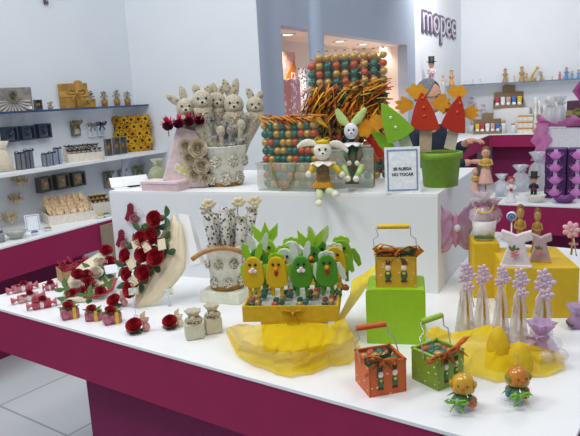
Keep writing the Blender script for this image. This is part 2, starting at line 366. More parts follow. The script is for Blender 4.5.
def basket_box(label, p, rz, w, h, body, grip, lean, ribbons, egglabel, grp):
    t = thing('gift_basket', label, 'basket', p, rz)
    b = B(); th = .004
    for c, d in (((0, -w/2, h/2), (w, th, h)), ((0, w/2, h/2), (w, th, h)), ((-w/2, 0, h/2), (th, w+th, h)), ((w/2, 0, h/2), (th, w+th, h)), ((0, 0, .003), (w, w, .006))): b.box(c, d)
    obj('body', b, body, t)
    b = B()
    for q in (-1, 1): b.box((0, q*w/2, h), (w+.006, .007, .004)); b.box((q*w/2, 0, h), (.007, w+.006, .004))
    obj('rim', b, grip, t)
    for x in (-.2, .2):                                     # two printed rabbits on the front
        b = B(); y = -w/2-.003
        b.m(0).ell((x*w, y, h*.42), (w*.085, .003, h*.17)); b.m(1).ell((x*w, y, h*.66), (w*.075, .0035, h*.1))
        b.m(2).ell((x*w-.03*w, y, h*.82), (w*.025, .003, h*.1), (0, -.2, 0)); b.ell((x*w+.03*w, y, h*.82), (w*.025, .003, h*.1), (0, .2, 0))
        b.m(3).ell((x*w, y-.001, h*.48), (w*.05, .003, h*.05)); b.m(2).ell((x*w-.04*w, y, h*.22), (w*.04, .003, h*.05)); b.ell((x*w+.04*w, y, h*.22), (w*.04, .003, h*.05))
        obj('printed_rabbit', b, [mat('#2f6b4a'), mat('#efe6d2'), mat('#5a3a26'), YEL], t)
    hh = lean[2]
    top = V((lean[0], lean[1], h+hh))
    for q in (-1, 1):
        wires = B()
        a = V((q*w/2, 0, h*.92)); e = top+V((q*w*.42, 0, 0)); m = a.lerp(e, .6)
        wires.tube([a+V((q*.004, 0, -.008)), a+V((q*.006, 0, 0)), a.lerp(e, .3)+V((q*.008, 0, 0)), m+V((q*.012, 0, -.004)), m+V((-q*.004, 0, .006)), e+V((q*.004, 0, -.004)), e], .0018, 6)
        obj('handle_wire', wires, SILVER, t)
    b = B(); b.lathe([(0, -w*.42), (.0072, -w*.42), (.0078, -w*.4), (.0078, w*.4), (.0072, w*.42), (0, w*.42)], top, 14, (0, PI/2, 0)); obj('handle_grip', b, grip, t)
    for i, (m, c, s, r) in enumerate(ribbons):
        b = B(); bow(b, (0, 0, 0), s, .55); bow(b, (.003, -.002, .004), s*.8, .45); b.xf(Matrix.Translation(V(c)) @ Euler(r).to_matrix().to_4x4()); obj('raffia_bow', b, m, t)
    b = B()
    f = lambda u, v: V(((u-.5)*w*.98, (v-.5)*w*.98, h*.93+.25*w*math.sin(PI*u)*math.sin(PI*v)+.002*math.sin(19*u+11*v)))
    b.grid(f, 10, 10); obj('clear_wrap', b, CLEAR, t)
    b = B(); b.box((0, 0, h*.36), (w*.96, w*.96, h*.7)); obj('shredded_filling', b, mat('#c9a860', .9, bump=.8, h2='#8b6a34'), t)
    n = 0; M = Matrix.Translation(p) @ Matrix.Rotation(rz, 4, 'Z')
    for i in range(4):
        for j in range(4):
            x, y = (i-1.5)*w*.235+rnd.uniform(-.002, .002), (j-1.5)*w*.235
            m = EGGC[(i*3+j*5+rnd.randrange(3)) % 3]
            o = egg_obj(m, M @ V((x, y, h*.82+.09*w*(1-abs(i-1.5)/1.6)+.0)), .0148, None, (rnd.uniform(.9, 1.6), 0, rnd.uniform(0, 3)), 'foil_egg')
            tag(o, egglabel, 'egg', grp)
    return t
def dome_chick(label, p, rz, dome, wing):
    t = thing('chick_favour', label, 'favour', p, rz)
    b = B(); b.lathe([(0, .001), (.028, .001), (.033, .01), (.034, .024), (.03, .036), (.012, .044)], n=20, wob=.05); obj('clear_cup', b, CLEAR, t)
    b = B()
    for i in range(9): b.m(i % 3).ell((.019*math.cos(i*2.1)*(1 if i < 7 else .2), .019*math.sin(i*2.1)*(1 if i < 7 else .2), .013+.011*(i % 2)), (.010, .010, .008), (i, i*2, 0), 8, 6)
    obj('wrapped_candy', b, [mat('#d6673a', .4), mat('#4e86a8', .4), mat('#9aa7b5', .4)], t)
    b = B(); b.lathe([(.0245, .046), (.0255, .05), (.0248, .062), (.0195, .075), (.009, .083), (0, .0845)], n=24); b.lathe([(.0245, .046), (0, .05)], n=24)
    d = obj('chick_dome', b, dome, t)
    b = B()
    for q in (-1, 1): b.ell((q*.0095, -.0226, .064), .0018, u=8, w=6)
    obj('eye', b, BLACK, d)
    b = B(); b.lathe([(.005, 0), (0, .01)], (0, -.0225, .06), 8, (PI/2, 0, 0)); obj('beak', b, mat('#d9701c'), d)
    for q in (-1, 1):
        b = B(); b.ell((q*.0238, -.004, .06), (.004, .011, .009), (0, q*.3, 0)); obj('wing', b, wing, d)
    b = B()
    for i in range(14): b.leaf((0, 0, .044), .034+.006*(i % 2), .008, (rnd.uniform(-.5, .1), 0, i*2*PI/14), curl=-.5)
    obj('grass_ruff', b, mat('#3d7a2c', .7), t)
    b = B(); bow(b, (-.012, -.034, .032), .022); obj('ribbon_bow', b, mat('#86c43a', .5), t)
    b = B(); b.tube([(0, 0, .082), (.002, 0, .10), (-.003, 0, .118)], .0008, 5); obj('hanging_thread', b, mat('#c9b089'), t)
    t.scale = (1.12, 1.12, 1.08)
    return t
def felt_figure(label, p, rz, h, body, crest, kind, wing=None, grp='felt figures in the yellow tray', name=None, scx=1):
    """felt bird or rabbit on two legs with a clear bag of foil eggs; h = height without crest"""
    t = thing(name or ('felt_rabbit' if kind == 'rabbit' else 'felt_chick'), label, 'felt figure', p, rz, grp)
    w = h*.435*scx; z0 = h*.40
    P = [(w*.5*math.copysign(abs(math.cos(a))**.75, math.cos(a)), z0+h*.32+h*.32*math.copysign(abs(math.sin(a))**.75, math.sin(a))) for a in (2*PI*i/28 for i in range(28))]
    P = [(x*(1.04-.30*max(0, (z-z0-h*.12)/(h*.52))), z) for x, z in P]
    b = B(); b.prism(P, -.009, .009); o = obj('felt_body', b, body, t); md = o.modifiers.new('b', 'BEVEL'); md.width = .003; md.segments = 2
    b = B(); zt = z0+h*.6
    if kind == 'rabbit':
        for q in (-1, 1): b.prism([(-.1*w, 0), (-.17*w, h*.14), (-.10*w, h*.30), (0, h*.36), (.10*w, h*.30), (.17*w, h*.14), (.1*w, 0)], -.004, .004, (q*w*.2, .006, zt-.02*h), (0, q*.25, 0))
        obj('ears', b, crest, t)
    elif kind == 'leaf':
        for q in (-1, 0, 1): b.prism([(-.1*w, 0), (-.19*w, h*.16), (0, h*.38), (.19*w, h*.16), (.1*w, 0)], -.004, .004, (q*w*.16, .006+.004*q, zt-.02*h), (0, q*.45, 0))
        obj('crest', b, crest, t)
    else:
        for q in (-1, 0, 1): b.prism([(w*.16*math.cos(a), w*.2*math.sin(a)) for a in (2*PI*i/10 for i in range(10))], -.004, .004, (q*w*.2, .004, zt+w*.06-abs(q)*w*.06))
        obj('comb', b, crest, t)
    for q in (-1, 1):
        b = B(); b.prism([(-.1*w, .02*h), (.04*w, .0), (.16*w, -.16*h), (.13*w, -.33*h), (-.02*w, -.36*h), (-.14*w, -.2*h)], -.003, .003, (q*w*.5, .006, z0+h*.46), (0, -q*.25, 0 if q > 0 else PI))
        b.xf(Matrix.Translation((q*w*.03, -.004, 0)))
        obj('wing', b, wing or body, t)
    b = B()
    for q in (-1, 1): b.ell((q*w*.13, -.010, z0+h*.49), .0042*h/.14, u=8, w=6)
    obj('eyes', b, BLACK, t)
    if kind == 'rabbit':
        b = B()
        for q in (-1, 1): b.ell((q*w*.09, -.011, z0+h*.36), (.007, .005, .006), u=8, w=6)
        b.ell((0, -.012, z0+h*.41), (.006, .005, .005), u=8, w=6); obj('muzzle', b, mat('#efd9df', .9), t)
    else:
        b = B(); b.lathe([(.008, 0), (.006, .006), (0, .014)], (0, -.009, z0+h*.40), 8, (PI/2, 0, 0)); obj('beak', b, mat('#e08a1c'), t)
        b = B(); b.ell((0, -.010, z0+h*.31), (.006, .003, .009), u=8, w=6); obj('wattle', b, mat('#a3251c'), t)
    for q in (-1, 1):
        b = B(); b.box((q*w*.2, 0, z0-h*.06), (w*.16, .008, h*.24), bev=.002); obj('leg', b, body, t)
    bag = B(); bag.lathe([(0, .001), (h*.14, .001), (h*.18, h*.05), (h*.17, h*.14), (h*.06, h*.25)], (0, .0, 0), 14, wob=.06); bg = obj('clear_bag', bag, CLEAR, t)
    for i in range(4): egg_obj(EGGC[(i+int(p.x*97)) % 4 if i else 3], (h*.085*math.cos(i*1.57+.7), h*.085*math.sin(i*1.57+.7), h*.07+h*.05*(i % 2)), h*.072, bg, (1.2, i, i*2))
    return t
def rabbit_doll(label, p, rz, pts, r, mats, earpts, earw, extra=None):
    """seated cloth rabbit from joint points in local metres"""
    t = thing('rabbit_doll', label, 'rabbit doll', p, rz)
    hd = V(pts['head']); ch = V(pts['chest']); hp = V(pts['hip'])
    b = B(); b.ell(hd, (r*.95, r*.85, r*1.08)); b.ell(hd+V((0, -r*.6, -r*.3)), (r*.5, r*.4, r*.38)); head = obj('head', b, mats['head'], t)
    b = B()
    for q in (-1, 1): b.ell(hd+V((q*r*.33, -r*.82, r*.2)), r*.13, u=8, w=6)
    b.ell(hd+V((0, -r*1.0, -r*.2)), (r*.14, r*.08, r*.09), u=8, w=6); obj('face', b, BLACK, head)
    for e in earpts:
        b = B(); e = [V(x) for x in e]; n = 9; P = [e[0].lerp(e[1], i/6).lerp(e[1].lerp(e[2], i/6), i/6) for i in range(7)]
        d = (e[2]-e[0]); sd = d.cross(V((0, 1, 0))).normalized(); rows = []
        b.grid(lambda u, v: P[min(6, int(round(u*6)))]+sd*(math.cos(v*2*PI)*earw*(.35+.65*math.sin(PI*min(.97, u*.8+.16))))+V((0, math.sin(v*2*PI)*earw*.3, 0)), 6, 10)
        obj('ear', b, mats['ear'], head)
    b = B(); ax = ch-hp; b.tube([hp-ax*.25, hp, hp+ax*.5, ch, ch+ax*.28], r*.9, 12, r*.5); obj('dress', b, mats['dress'], t)
    b = B(); c = ch+(hd-ch)*.42
    b.grid(lambda u, v: c+V(((.35+v*1.0)*r*math.cos(2*PI*u), (.35+v*1.0)*r*math.sin(2*PI*u), -.35*r*v+.16*r*v*math.sin(14*PI*u))), 42, 3); solid(obj('ruff_collar', b, mats['ruff'], t), .0015)
    for k in ('armL', 'armR'):
        A = [V(x) for x in pts[k]]; b = B(); b.tube([A[0], A[1], A[2]], r*.34, 9, r*.27); a = obj('arm', b, mats['arm'], t)
        b = B(); b.ell(A[2]+(A[2]-A[1]).normalized()*r*.2, (r*.33, r*.3, r*.36)); obj('paw', b, mats['paw'], a)
    for k in ('legL', 'legR'):
        A = [V(x) for x in pts[k]]; b = B(); b.tube(A, r*.42, 9, r*.34); a = obj('leg', b, mats['leg'], t)
        b = B(); d = (A[-1]-A[-2]).normalized(); b.ell(A[-1]+d*r*.15+V((0, -r*.25, 0)), (r*.42, r*.62, r*.4)); obj('foot', b, mats['foot'], a)
    if extra: extra(t, hd, ch, hp, r)
    return t
def pot_flowers(name, label, p, r, h, potm, flm, n=12, grp=None, cat='pot', fh=None, lf=None):
    t = thing(name, label, cat, p, face(p), grp); fh = fh or h*.8
    b = B(); b.lathe([(0, .001), (r*.8, .001), (r, h), (r*.88, h), (r*.7, .006), (0, .006)], n=14); obj('pot', b, potm, t)
    b = B()
    for i in range(n):
        a, q = i*2.4, math.sqrt((i+.5)/n)
        c = V((q*r*1.0*math.cos(a), q*r*1.0*math.sin(a), h+fh*(.35+.6*(1-q*q)+rnd.uniform(-.1, .1))))
        b.tube([(c.x*.4, c.y*.4, h*.7), c], .0015, 4)
        for k in range(5): b.leaf(c, r*.55, r*.25, (rnd.uniform(-.6, .9), 0, k*1.257+i), curl=.2)
    obj('dried_flowers', b, flm, t); return t
def frame_box(name, label, p, rz, w, h, d, fm, inner, fl, grp=None, cat='box', flr=.35):
    t = thing(name, label, cat, p, rz, grp); e = min(w, h)*.12
    b = B()
    for c, q in (((0, 0, e/2), (w, d, e)), ((0, 0, h-e/2), (w, d, e)), ((-w/2+e/2, 0, h/2), (e, d, h-2*e)), ((w/2-e/2, 0, h/2), (e, d, h-2*e))): b.box(c, q)
    obj('frame', b, fm, t)
    b = B(); b.box((0, d*.25, h/2), (w-2*e, d*.4, h-2*e)); obj('panel', b, inner, t)
    b = B(); R = min(w, h)*flr
    for k in range(9): b.leaf((0, -d*.1, h*.5), R, R*.5, (-.25 if k % 2 else .1, 0, 0), curl=.1); b.bm.verts.ensure_lookup_table(); bmesh.ops.rotate(b.bm, verts=b.bm.verts[-18:], cent=(0, -d*.1, h*.5), matrix=Euler((PI/2, 0, 0)).to_matrix()); bmesh.ops.rotate(b.bm, verts=b.bm.verts[-18:], cent=(0, -d*.1, h*.5), matrix=Euler((0, k*.7, 0)).to_matrix())
    b.ell((0, -d*.25, h*.5), (R*.35, d*.2, R*.35), u=8, w=6); obj('flower', b, fl, t)
    return t
def tall_box(name, label, p, rz, w, h, d, bm_, bowm, grp=None, cat='box'):
    t = thing(name, label, cat, p, rz, grp)
    b = B(); b.box((0, 0, h*.5), (w, d, h), bev=w*.05); obj('box_body', b, bm_, t)
    b = B(); b.box((0, 0, h*.5), (w*.16, d*1.03, h*1.01)); obj('ribbon_band', b, bowm, t)
    b = B(); bow(b, (0, -d*.3, h+w*.12), w*.62); obj('bow', b, bowm, t); return t
def mini_figure(name, label, p, rz, h, robe, hair, top=None, cat='figurine', grp=None, hat=False, bouquet=None, legs=None, veil=None, skin=SKIN):
    t = thing(name, label, cat, p, rz, grp); top = top or robe
    if legs:
        for q in (-1, 1):
            b = B(); b.tube([(q*h*.06, 0, h*.42), (q*h*.065, 0, h*.2), (q*h*.065, 0, .03*h)], h*.055, 8, h*.04); b.ell((q*h*.065, -h*.03, h*.028), (h*.045, h*.08, h*.028), u=8, w=6); obj('leg', b, legs, t)
    else:
        b = B(); b.lathe([(0, .001), (h*.2, .001), (h*.19, h*.05), (h*.13, h*.28), (h*.09, h*.46), (0, h*.47)], n=16, wob=.05); obj('skirt', b, robe, t)
    b = B(); b.lathe([(0, h*.38), (h*.10, h*.40), (h*.115, h*.56), (h*.12, h*.63), (h*.05, h*.70), (0, h*.71)], n=14)
    obj('torso', b, top, t)
    for q in (-1, 1):
        b = B(); b.tube([(q*h*.11, 0, h*.64), (q*h*.16, -h*.02, h*.52), (q*h*.05, -h*.13, h*.50)], h*.04, 7, h*.03); a = obj('arm', b, top, t)
        b = B(); b.ell((q*h*.035, -h*.14, h*.50), h*.03, u=8, w=6); obj('hand', b, skin, a)
    b = B(); b.ell((0, 0, h*.82), (h*.115, h*.115, h*.135)); b.lathe([(h*.04, h*.66), (h*.04, h*.75)], n=8); b.ell((0, -h*.115, h*.81), h*.018, u=6, w=5); hd = obj('head', b, skin, t)
    b = B()
    for q in (-1, 1): b.ell((q*h*.042, -h*.107, h*.84), h*.013, u=6, w=5)
    obj('eyes', b, BLACK, hd)
    b = B(); b.ell((0, h*.025, h*.86), (h*.125, h*.12, h*.125)); obj('hair', b, hair, hd)
    if hat:
        b = B(); b.lathe([(0, h*.93), (h*.2, h*.93), (h*.2, h*.95), (h*.115, h*.95), (h*.125, h*1.15), (0, h*1.15)], n=16); obj('top_hat', b, BLACK, t)
    if bouquet:
        b = B()
        for k in range(6): b.ell((h*.035*math.cos(k), -h*.18, h*.5+h*.035*math.sin(k)), h*.035, u=7, w=5)
        obj('bouquet', b, bouquet, t)
    if veil:
        b = B(); b.grid(lambda u, v: V((h*(.13+.16*v)*math.sin((u-.5)*2.6), h*(.13+.1*v)*math.cos((u-.5)*2.6)*.9, h*(.97-.75*v))), 8, 5); obj('veil', b, veil, t)
    return t
def sheet(name, pts, mats_, parent, th=.0015, sub=1):  # quad patch through a grid of points
    b = B(); nu, nv = len(pts)-1, len(pts[0])-1
    b.grid(lambda u, v: V(pts[int(round(u*nu))][int(round(v*nv))]), nu, nv)
    o = obj(name, b, mats_, parent)
    if sub: md = o.modifiers.new('s', 'SUBSURF'); md.levels = md.render_levels = sub
    return solid(o, th)
def sign_card(label, p, rz, w, h, lines, fm, cat='sign', tilt=.12):
    t = thing('sign_card', label, cat, p, rz)
    R = Matrix.Rotation(-tilt, 4, 'X')
    def pt(name, b, m): b.xf(R); return obj(name, b, m, t)
    b = B(); b.box((0, 0, h/2), (w, .004, h), bev=.001); pt('card', b, mat('#e9eef4', .4))
    b = B(); e = w*.045
    for c, d in (((0, -.0025, h*.93), (w*.86, .001, e)), ((0, -.0025, h*.07), (w*.86, .001, e)), ((-w*.41, -.0025, h/2), (e, .001, h*.86)), ((w*.41, -.0025, h/2), (e, .001, h*.86))): b.box(c, d)
    pt('printed_border', b, fm)
    b = B(); b.prism([(-w*.25, 0), (w*.25, 0), (0, 0.001)], .0, .002, (0, .02, .0)); b.box((0, .030, h*.3), (w*.4, .002, h*.62), (-.12, 0, 0)); pt('easel_back', b, mat('#c7ccd6'))
    if lines:
        me2 = bmesh.new()
        for i, tx in enumerate(lines):
            cu = bpy.data.curves.new('c', 'FONT'); cu.body = tx; cu.size = w*.115; cu.extrude = .0004; cu.offset = w*.004; cu.align_x = 'CENTER'
            to = bpy.data.objects.new('c', cu); COL.objects.link(to); bpy.context.view_layer.update()
            me = bpy.data.meshes.new_from_object(to.evaluated_get(bpy.context.evaluated_depsgraph_get())); bpy.data.objects.remove(to)
            for v in me.vertices: v.co = R @ V((v.co.x, -v.co.z-.0028, h*.50-i*w*.16+v.co.y))
            me2.from_mesh(me)
        m_ = bpy.data.meshes.new('text'); me2.to_mesh(m_); m_.materials.append(mat('#39404e')); o = bpy.data.objects.new('printed_text', m_); COL.objects.link(o); o.parent = t
    return t
# ================================================================== riser and what stands on it
def L2(px, py, x0, y0, k, y=0.0):
    u, v = (px-x0)*k, (y0-py)*k
    return V((u*_cr+v*_sr, y, (-u*_sr+v*_cr)/_c))
FL = on(109, 191, RISZ); FR = on(437.5, 194, RISZ)
rd = V((math.cos(math.radians(63)), math.sin(math.radians(63)), 0)); BR = FR+rd*.78; BL = FL+rd*.72
t = thing('riser_block', 'large white display block standing on the foreground table', 'display block', (FL.x, FL.y, T_))
s = B(); s.slab([p-V((FL.x, FL.y, 0)) for p in (FL, FR, BR, BL)], 0, RISZ-T_-.012); obj('block_body', s, mat('#e3e7ec', .55, var=.015, scale=5), t)
s = B(); s.slab([p-V((FL.x, FL.y, 0)) for p in (FL, FR, BR, BL)], RISZ-T_-.012, RISZ-T_); obj('block_top', s, WHITE, t)
rdir = (FR-FL).normalized(); rn = V((rdir.y, -rdir.x, 0)); RZR = math.atan2(rdir.y, rdir.x)
R_ = RISZ
# ---- egg tubes
def egg_tube(p, rz, n, r, seq, label, grp, tie):
    t = thing('egg_tube', label, 'egg tube', p, rz, grp)
    pit = r*2.02; b = B(); b.lathe([(r*1.16, .001), (r*1.16, n*pit+.004), (r*.35, n*pit+.012), (r*.7, n*pit+.026)], n=12); obj('clear_sleeve', b, CLEAR, t)
    for i in range(n): egg_obj(EGGC[seq(i)], (0, 0, r+.001+i*pit), r, t, (rnd.uniform(-.15, .15), rnd.uniform(-.15, .15), 0)).scale = (r*1.3, r*1.3, r)
    b = B(); b.lathe([(r*.42, n*pit+.009), (r*.42, n*pit+.014)], n=10); obj('tie', b, tie, t)
a, wd = yaw((258, 190.5), (316.5, 192), R_); p0 = on(258, 190.5, R_); X = V((math.cos(a), math.sin(a), 0)); Y = V((-X.y, X.x, 0))
for i in range(9):
    egg_tube(p0+X*(.022+(wd-.044)*i/8)+Y*.05+V((0, 0, .005)), a, 8, .0168, lambda j, i=i: [1, 0, 2, 1, 1, 0, 2, 0, 1][(j*2+i*(1 if i % 3 else 2)) % 9] if j < 7 else (1 if i % 2 else 0), 'short clear tube of foil eggs in the low acrylic box', 'short egg tubes in the low acrylic box', RAFFO)
for i in range(8):
    egg_tube(p0+X*(.022+(wd-.044)*(i+.5)/8)+Y*.085+V((0, 0, .022)), a, 7, .0168, lambda j, i=i: [1, 2, 0, 1][(j+i*3) % 4], 'short clear tube of foil eggs in the low acrylic box', 'short egg tubes in the low acrylic box', RAFFO)
def acrylic(label, p, a, w, d, h, rope):
    t = thing('acrylic_box', label, 'box', p, a); b = B(); e = .004
    for c, q in (((w/2, e/2, h/2), (w, e, h)), ((w/2, d-e/2, h/2), (w, e, h)), ((e/2, d/2, h/2), (e, d-2*e, h)), ((w-e/2, d/2, h/2), (e, d-2*e, h)), ((w/2, d/2, e/2), (w-2*e, d-2*e, e))): b.box(c, q)
    obj('clear_body', b, mat('#d9dfcf', .15, alpha=.24, var=.03, coat=1), t)
    b = B()
    for c, q in (((w/2, 0, h), (w+.006, .006, .006)), ((w/2, d, h), (w+.006, .006, .006)), ((0, d/2, h), (.006, d, .006)), ((w, d/2, h), (.006, d, .006))): b.box(c, q)
    obj('rim', b, mat('#c9d0c0', .2, alpha=.8), t)
    if rope:
        b = B(); n = 24
        def cv(u): return V((w*(.27+.40*u), -.006, h*1.08-h*.98*math.sin(PI*u)**.55))
        b.tube([cv(i/n)+V((0, -.002*math.sin(i*2), .0015*math.cos(i*2))) for i in range(n+1)], .0036, 7); obj('rope_handle', b, mat('#b49a52', .8, bump=.8, h2='#7c6934', scale=300), t)
    return t
acrylic('low clear acrylic box with rope handle holding short egg tubes', p0, a, wd, .115, .112, True)
def raffia(b, n, fx, fz, y, L, spread, mats_=3, bias=-.5):
    for i in range(n):
        c = V((fx(), y+rnd.uniform(-.02, .02), fz())); an = bias+rnd.uniform(-spread, spread); l = L*rnd.uniform(.6, 1.2)
        d = V((math.sin(an), rnd.uniform(-.25, .1), -math.cos(an)))
        b.m(rnd.randrange(mats_)).tube([c, c+d*l*.5+V((0, -.008, .004)), c+d*l], rnd.uniform(.0042, .0075), 5, flat=.4)
t = thing('raffia_tuft', 'orange raffia strands along the top of short egg tubes', 'raffia', p0+V((0, 0, .0)), a)
b = B(); raffia(b, 60, lambda: rnd.uniform(0, wd), lambda: .281+rnd.uniform(0, .02), .052, .055, .5, 3, bias=1.2); obj('raffia_strands', b, [RAFFO, mat('#c2571a', .7), RAFFY], t)['kind'] = 'stuff'
pb = on(349, 181, R_); kb = kk(pb); ab = math.radians(-8); X2 = V((math.cos(ab), math.sin(ab), 0))
cols = [314.5, 322, 330, 338.5, 347, 355.5, 365.5, 374.5, 383.5]
for i, cx in enumerate(cols):
    egg_tube(pb+X2*((cx-349+2)*kb)+V((0, 0, .005)), ab, 16 if i > 0 else 15, .0166, lambda j, i=i: [0, 2, 1, 1, 0, 2, 0, 1, 2, 1, 0, 2, 1, 0, 2, 1][(15-j+(0 if j > 14 else i*3 % 5)) % 16] if j < 15 else 0, 'tall clear tube of gold, teal and orange foil eggs', 'tall egg tubes at the back of the block', GOLD)
for i in range(8):
    egg_tube(pb+X2*((cols[i]-345+2)*kb)+V((X2.y*-.034, .036, .022)), ab, 15, .0166, lambda j, i=i: [1, 2, 1, 0, 2][(j+i*2) % 5], 'tall clear tube of gold, teal and orange foil eggs', 'tall egg tubes at the back of the block', GOLD)
a3, w3 = yaw((330, 189), (374, 189.5), R_); p3 = on(330, 189, R_)
acrylic('wide acrylic box behind the two rabbit dolls', p3, math.radians(-9), w3*.96, .17, .155, False)
t = thing('raffia_bundle', 'thick bundle of orange, gold and green raffia tied across tall egg tubes', 'raffia', pb, ab)
b = B(); raffia(b, 190, lambda: rnd.uniform(-.155, .165), lambda: rnd.uniform(.29, .42), -.038, .10, .6, 4, bias=-.45)
raffia(b, 60, lambda: rnd.uniform(.06, .2), lambda: rnd.uniform(.30, .43), -.045, .08, .5, 4, bias=-1.2)
obj('raffia_strands', b, [RAFFO, mat('#c4601b', .7), RAFFY, mat('#4a4a26', .7)], t)['kind'] = 'stuff'
# ---- dolls
p = on(322, 193.6, R_)+V((0, .0, 0)); k = kk(p); f = lambda x, y, d=0: L2(x, y, 322, 193.6, k, d)
DYEL = mat('#e2bd22', .8); DW = mat('#e6e1d3', .9, bump=.3)
def yb(t, hd, ch, hp, r):
    b = B(); bow(b, hd+V((0, -r*.3, r*1.1)), r*.75); b.ell(hd+V((0, -r*.2, r*.95)), (r*.75, r*.5, r*.3)); obj('hair_bow', b, YEL, t)
    b = B(); b.lathe([(r*.7, 0), (r*1.25, -r*.7), (r*1.2, -r*.75), (r*.6, 0)], hp+V((0, 0, r*.55)), 16, wob=.08); obj('skirt_hem', b, mat('#d99a22', .8), t)
rabbit_doll('white rabbit doll with yellow bow and sleeves sitting on the block edge', p, face(p), dict(head=f(322, 151, -.02), chest=f(323, 168, -.015), hip=f(323, 185, 0),
    armL=(f(316, 164, -.02), f(312, 168, -.03), f(309.5, 172, -.04)), armR=(f(329, 163, -.02), f(335, 167, -.03), f(340, 172, -.04)),
    legL=(f(320, 189, -.02), f(319, 194, -.05), f(319, 199, -.055)), legR=(f(326, 189, -.02), f(331, 190, -.045), f(334, 191, -.055))), 9.2*k,
    dict(head=DW, ear=DW, dress=mat('#2d6d57', .8, h2='#a8642e', scale=70), ruff=mat('#e8e4dc', .9), arm=DYEL, paw=DW, leg=mat('#cdd7ad', .9), foot=DW),
    [(f(316, 145, -.01), f(306, 141, -.01), f(297, 148, -.01)), (f(328, 145, -.01), f(338, 142, -.01), f(347, 152, -.01))], 3.6*k, yb)
p = on(352, 190.5, R_); k = kk(p); f = lambda x, y, d=0: L2(x, y, 352, 190.5, k, d)
DG = mat('#b9cf86', .9); 
rabbit_doll('white rabbit doll with pale green upright ears and green legs', p, face(p), dict(head=f(350, 133, .03), chest=f(352, 152, .03), hip=f(352, 178, .015),
    armL=(f(346, 149, .02), f(345, 156, 0), f(348, 162, -.015)), armR=(f(358, 149, .02), f(360, 156, 0), f(357, 162, -.015)),
    legL=(f(349, 180, 0), f(344, 167, -.03), f(347, 176, -.045)), legR=(f(355, 180, 0), f(361, 166, -.03), f(356, 176, -.05))), 7.6*k,
    dict(head=mat('#dcdce2', .9), ear=DG, dress=mat('#1f6b5c', .8, h2='#7d4a30', scale=80), ruff=mat('#e6e8ee', .9), arm=mat('#2d6d57', .8, h2='#7d4a30', scale=80), paw=DW, leg=DG, foot=DW),
    [(f(346, 127, .03), f(340, 122, .03), f(335, 112, .03)), (f(352, 126, .03), f(357, 122, .03), f(364, 111, .03))], 4.4*k)
# ---- green pot with felt hens
p = on(440.5, 185.6, R_); k = kk(p); rp = 20*k; GP = mat('#79a228', .5)
t = thing('plant_pot', 'round lime green pot at the right end of the white block', 'pot', p, face(p))
b = B(); b.lathe([(0, .001), (rp*.84, .001), (rp*.97, .108), (rp*1.06, .108), (rp*1.08, .132), (rp*1.0, .134), (rp*.93, .122), (rp*.82, .02), (0, .02)], n=36); obj('pot_body', b, GP, t)
b = B(); b.lathe([(0, .105), (rp*.9, .105), (rp*.9, .102), (0, .102)], n=24); obj('filling', b, mat('#4c641d', .9, bump=.8), t)
PB = p+V((0, 0, .106))
def hen(label, tri, apex_tilt, dy, fm, comb, wings, btn, card, cardm, btnm):
    f = lambda x, y, d=0: L2(x, y, 440.5, 185.6, k, d)-V((0, 0, .106))
    t = thing('felt_hen', label, 'felt hen', PB, face(PB))
    P = [f(*q) for q in tri]; c = sum(P, V())/3; n = 3; poly = []
    for i in range(3):
        A, Cc, N = P[i], P[(i-1) % 3], P[(i+1) % 3]; q = .16 if i == 0 else .10
        a0, a1 = A.lerp(Cc, q), A.lerp(N, q)
        for j in range(5):
            u = j/4; pt = a0.lerp(A, u).lerp(A.lerp(a1, u), u); poly.append((pt.x, pt.z))
        mid = A.lerp(N, .5); mid = mid+(mid-c).normalized()*(.006 if i != 1 else .003)
        for u in (.3, .5, .7): qv = A.lerp(N, u); qv = qv+(mid-c).normalized()*.006*(1-abs(u-.5)*1.6); poly.append((qv.x, qv.z))
    b = B(); b.prism(poly, dy-.011, dy+.011); o = obj('felt_body', b, fm, t); md = o.modifiers.new('b', 'BEVEL'); md.width = .004; md.segments = 2
    if comb:
        b = B(); b.prism([(f(*q).x, f(*q).z) for q in comb], dy-.004, dy+.004); obj('comb', b, mat('#dd9a1e', .8), t)
    for w in wings:
        b = B(); b.prism([(f(*q).x, f(*q).z) for q in w], dy+.004, dy+.011); obj('wing', b, mat('#d8921d', .8), t)
    for q in btn:
        b = B(); b.ell(f(*q, dy-.012), (.006, .004, .006), u=10, w=6); obj('button', b, btnm, t)
    b = B(); b.prism([(f(*q).x, f(*q).z) for q in card], dy+.0115, dy+.016); obj('paper_tag', b, cardm, t)
    b = B(); e = f((card[0][0]+card[1][0])/2, (card[0][1]+card[1][1])/2, dy+.014); b.tube([V((e.x, dy+.02, e.z+.02)), V((max(-.05, min(.05, e.x*.6)), .01, .003))], .003, 6); obj('stick', b, WOOD, t)
def ruff(cx, cy, w, h, n=4):
    P = []
    for i in range(33):
        u = i/32; a = PI*u; rr = .70+.30*(1-abs(2*((u*n) % 1)-1))**.7
        P.append((cx-w*rr*math.cos(a), cy-h*rr*math.sin(a)*(1.1-.2*u)))
    return P+[(cx+w*.45, cy+h*.5), (cx-w*.35, cy+h*.5)]
def wingf(cx, cy, w, h, dr, n=4):
    P = []
    for i in range(25):
        u = i/24; a = -1.45+2.9*u; rr = .68+.32*(1-abs(2*((u*n) % 1)-1))**.7
        P.append((cx-dr*w*.35+dr*w*1.35*rr*math.cos(a), cy+h*1.05*rr*math.sin(a)))
    return P+[(cx-dr*w*.9, cy+h*.35), (cx-dr*w*.9, cy-h*.35)]
def wingp(cx, cy, w, h, n=4):
    return [(cx+w*(.74+.26*abs(math.sin(n*.5*a)))*math.cos(a), cy+h*(.72+.28*abs(math.sin(n*.5*a+.4)))*math.sin(a)) for a in (2*PI*i/36 for i in range(36))]
